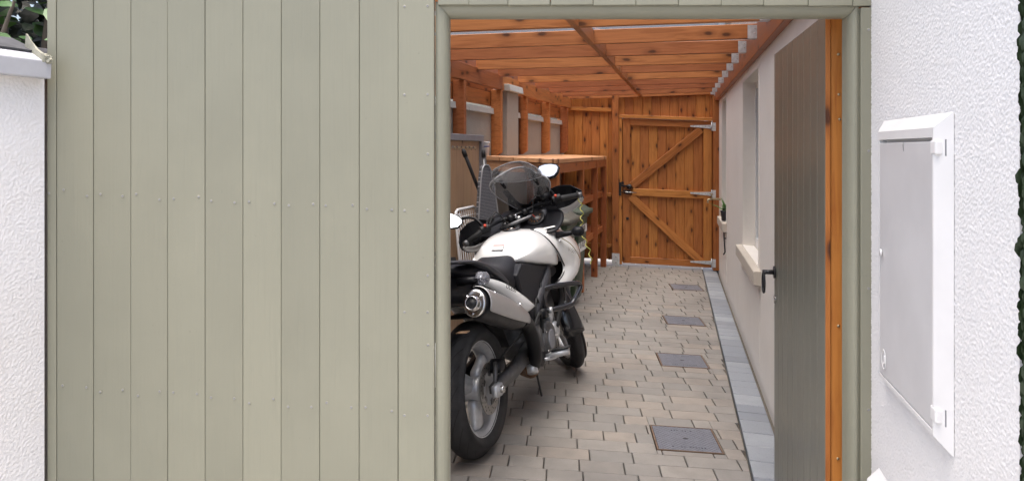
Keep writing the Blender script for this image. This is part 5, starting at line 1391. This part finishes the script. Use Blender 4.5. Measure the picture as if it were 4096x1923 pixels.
    for s in (-1, 1):
        y0 = .060
        prism('screen_bracket', [(s*.035, 1.10), (s*.135, 1.105), (s*.128, 1.14), (s*.118, 1.185), (s*.135, 1.225), (s*.128, 1.240), (s*.105, 1.238), (s*.088, 1.205), (s*.07, 1.17), (s*.05, 1.145), (s*.035, 1.138)], 0, .008, PB, t, lambda a, b, h: (1.315-(b-1.10)*.55-h-.9*a*a, y0+a, b), mw=B)
        for a, b in ((.095, 1.165), (.08, 1.14)): 
            c = Vector((1.315-(b-1.10)*.55-.008-.9*a*a, y0+s*a, b)); T('bracket_bolt', [c, c-Vector((.004, 0, 0))], .006, 'steel', n=8)
    prism('screen_bracket', [(-.04, 1.10), (.04, 1.10), (.04, 1.135), (-.04, 1.135)], 0, .010, PB, t, lambda a, b, h: (1.312-(b-1.10)*.55-h, .060+a, b), mw=B)
    # ---- steering: forks, clamps, bar, grips, guards, mirrors
    def TS(name, path, r, mat, parent=t, n=8, curve=0): return tube(name, [st(p) for p in path], r, mat, parent, n, curve, mw=B)
    for s in (-1, 1):
        TS('fork_leg', [(-.0, s*.095, .02), (.06, s*.095, -.12), (.175, s*.095, -.36)], .022, 'engine_alloy', n=14)
        TS('fork_slider', [(.175, s*.095, -.36), (.335, s*.095, -.69), (.375, s*.095, -.73)], [.028, .028, .022], 'bike_grey_plastic', n=14)
        LF('front_caliper', [[st((.30+a, s*y, -.60+b)) for a, b in ((-.06, -.06), (.0, -.07), (.02, .05), (-.04, .06))] for y in (.062, .07, .10, .108)], PB, sub=1)
    def TB(name, path, r, mat, parent=t, n=8, curve=0): return tube(name, [sb(p) for p in path], r, mat, parent, n, curve, mw=B)
    LF('triple_clamp', [[sb((x, -w, z)) , sb((x, w, z)), sb((x, w, z+.022)), sb((x, -w, z+.022))] for x, w, z in ((-.055, .05, .0), (-.02, .125, .0), (.03, .125, .0), (.055, .05, .0))], 'engine_alloy', sub=0)
    TB('steering_nut', [(0, 0, .02), (0, 0, .040)], .020, 'chrome', n=6)
    for s in (-1, 1): TB('fork_cap', [(0, s*.095, .02), (0, s*.095, .036)], .022, 'engine_alloy', n=12)
    TB('ignition_key', [(-.02, .02, .03), (-.03, .02, .06)], .008, 'chrome')
    bar = [(-.128, .395, .018), (-.10, .275, .045), (-.07, .20, .055), (-.01, .12, .060), (.0, .06, .055), (.0, -.06, .055), (-.01, -.12, .060), (-.07, -.20, .055), (-.10, -.275, .045), (-.128, -.395, .018)]
    TB('handlebar', bar, .0115, PB, n=10, curve=2)
    for s in (-1, 1): LF('bar_clamp', [[sb((x, s*.05-.02, z0)), sb((x, s*.05+.02, z0)), sb((x, s*.05+.02, z1)), sb((x, s*.05-.02, z1))] for x, z0, z1 in ((-.025, .02, .07), (.025, .02, .07))], PB, sub=0)
    for s in (-1, 1):
        a, b = Vector((-.102, s*.265, .046)), Vector((-.127, s*.380, .020))
        TB('grip', [a, a+(b-a)*.04, a+(b-a)*.08, b], [.021, .021, .0175, .0175], 'black_rubber', n=14)
        TB('bar_end', [b, b+(b-a)*.06, b+(b-a)*.10, b+(b-a)*.22], [.0175, .020, .019, .018], 'engine_alloy', n=12)
        c = a+(a-b)*.16
        sw = LF('switch_pod', [[sb(c+Vector((x, s*y, z))) for x, z in ((-.026, -.024), (.026, -.024), (.030, .018), (.0, .028), (-.024, .02))] for y in (-.028, -.024, .024, .028)], PB, sub=0)
        TB('switch_button', [c+Vector((-.024, s*-.004, .018)), c+Vector((-.030, s*-.004, .026))], .009, 'ink_red', sw, 8)
        TB('lever', [c+Vector((.03, 0, .0)), c+Vector((.055, s*.03, -.006)), a+(b-a)*.5+Vector((.075, 0, -.01)), b+Vector((.06, 0, -.008))], [.011, .009, .007, .006], PB, curve=3)
        if s < 0: LF('brake_reservoir', [[sb(c+Vector((.03+x, -s*.05+y, z))) for x, y in ((-.028, -.03), (.028, -.03), (.028, .03), (-.028, .03))] for z in (.02, .06)], PB, sub=0)
        TB('cable', [c+Vector((.03, -s*.02, .01)), Vector((.10, s*.15, .10)), Vector((.13, s*.08, .0)), Vector((.05, s*.05, -.12))], .006, 'black_rubber', curve=4)
        TB('cable', [c+Vector((.02, -s*.02, -.01)), Vector((-.06, s*.14, .12)), Vector((-.03, s*.09, .03)), Vector((.05, s*.03, -.12))], .005, 'black_rubber', curve=4)
        # hand guard: dark shield ahead of the grip, silver lower edge
        G = []
        for k, y in enumerate((.185, .245, .32, .385, .425)):
            zt = (.095, .125, .125, .098, .040)[k]; zb = (.01, -.035, -.055, -.045, -.01)[k]; xx = (.030, .030, .010, -.030, -.085)[k]
            G.append([sb((xx-.012, s*y, zt)), sb((xx+.006, s*y, zt*.55+zb*.45)), sb((xx+.010, s*y, zt*.3+zb*.7)), sb((xx-.002, s*y, zb))])
        hg = shell('hand_guard', G, PB, th=.006, sub=0); hg.data.polygons.foreach_set('use_smooth', [False]*len(hg.data.polygons))
        E_ = []
        for k, y in enumerate((.235, .30, .365, .415)):
            zb = (-.040, -.060, -.052, -.020)[k]; xx = (.018, .004, -.030, -.080)[k]
            E_.append([sb((xx-.030, s*y, zb+.035)), sb((xx-.016, s*y, zb+.012)), sb((xx-.022, s*y, zb-.004))])
        shell('guard_trim', E_, SV, hg, .004, 1)
    # mirrors: right one forward and high, left one back and low as the bars are turned
    for s in (-1, 1):
        c = Vector((-.085, s*.245, .06))
        if s < 0: path = [c, c+Vector((.005, .0, .035)), c+Vector((.01, .012, .065)), c+Vector((.025, .012, .098)), c+Vector((.03, -.005, .122))]
        else: path = [c, c+Vector((.0, .01, .03)), c+Vector((.02, .025, .07)), c+Vector((.03, .06, .095)), c+Vector((.03, .10, .105))]
        ms = TB('mirror_stalk', path, [.012, .010, .0085, .008, .011], PB, n=10, curve=3)
        if s < 0: mc = sb(Vector(path[-1])+Vector((.02, -.035, .050)))
        else: mc = sb(Vector(path[-1])+Vector((.0, .075, .010)))
        nrm = (Vector((-.90, .10, .52)) if s < 0 else Vector((-.85, -.40, .46))).normalized()                # towards the rider and up
        side = Vector((0, 1, 0)); side = (side-nrm*side.dot(nrm)).normalized(); upv = nrm.cross(side)
        if upv.z < 0: upv = -upv
        tl = .22; side, upv = side*math.cos(tl)+upv*math.sin(tl), upv*math.cos(tl)-side*math.sin(tl)
        # outline, outer end (o) to the bike's outside
        ol = [(-.078, .006), (-.070, .030), (-.035, .046), (.015, .052), (.058, .046), (.076, .030), (.078, -.005), (.062, -.034), (.030, -.048), (-.020, -.046), (-.060, -.028)]
        ol = [(s*a if s > 0 else -a, b) for a, b in ol]
        def mr(k, off): return [mc+side*(a*k)+upv*(b*k)+nrm*off for a, b in ol]
        mh = LF('mirror', [mr(.25, -.040), mr(.75, -.032), mr(1.0, -.006), mr(1.03, .004), mr(1.03, .0095), mr(.97, .0105)], PB, ms, 0)
        g_ = LF('mirror_glass', [mr(.90, .0050), mr(.90, .0115)], 'mirror_glass', ms, 0); g_.data.polygons.foreach_set('use_smooth', [False]*len(g_.data.polygons))
    # front mudguard
    rows = []
    for k in range(9):
        a = math.radians(-15+k*20); R_ = .352
        rows.append([(R_*math.cos(a)*q, y, R_*math.sin(a)*q) for y, q in ((-.074, .84), (-.070, .95), (-.045, .995), (0, 1.01), (.045, .995), (.070, .95), (.074, .84))])
    bm = bmesh.new(); Gv = [[bm.verts.new(p) for p in r] for r in rows]
    for a, b in zip(Gv, Gv[1:]):
        for i in range(6): bm.faces.new((a[i], a[i+1], b[i+1], b[i]))
    o = bm_obj('front_mudguard', bm, GB, t, FM @ Matrix.Rotation(math.radians(-46), 4, 'Y'), True)
    m = o.modifiers.new('sub', 'SUBSURF'); m.levels = 1; m.render_levels = 1
    m = o.modifiers.new('thick', 'SOLIDIFY'); m.thickness = .005
    return B, sb
BIKE, ST = motorcycle()
def coiled_cable():
    a = BIKE @ ST((-.125, -.375, .02)); b = BIKE @ Vector((1.10, -.34, .74))
    t = thing('coiled_cable', b, 'yellow coiled cable hanging from the right handlebar grip', 'cable')
    P = []; n = 150; b = b+Vector((.02, 0, 0))
    for i in range(n+1):
        k = i/n; w = .010*min(1, k*8)*min(1, (1-k)*8+.2); ang = k*2*PI*7.5
        P.append(a+(b-a)*k+Vector((w*math.cos(ang)+.012*math.sin(k*9), w*math.sin(ang), 0)))
    tube('coil', P, .0030, 'yellow_cable', t, 6)
    tube('clip', [a-Vector((0, 0, .01)), a+Vector((0, 0, .03))], .008, 'black_rubber', t, 8)
coiled_cable()
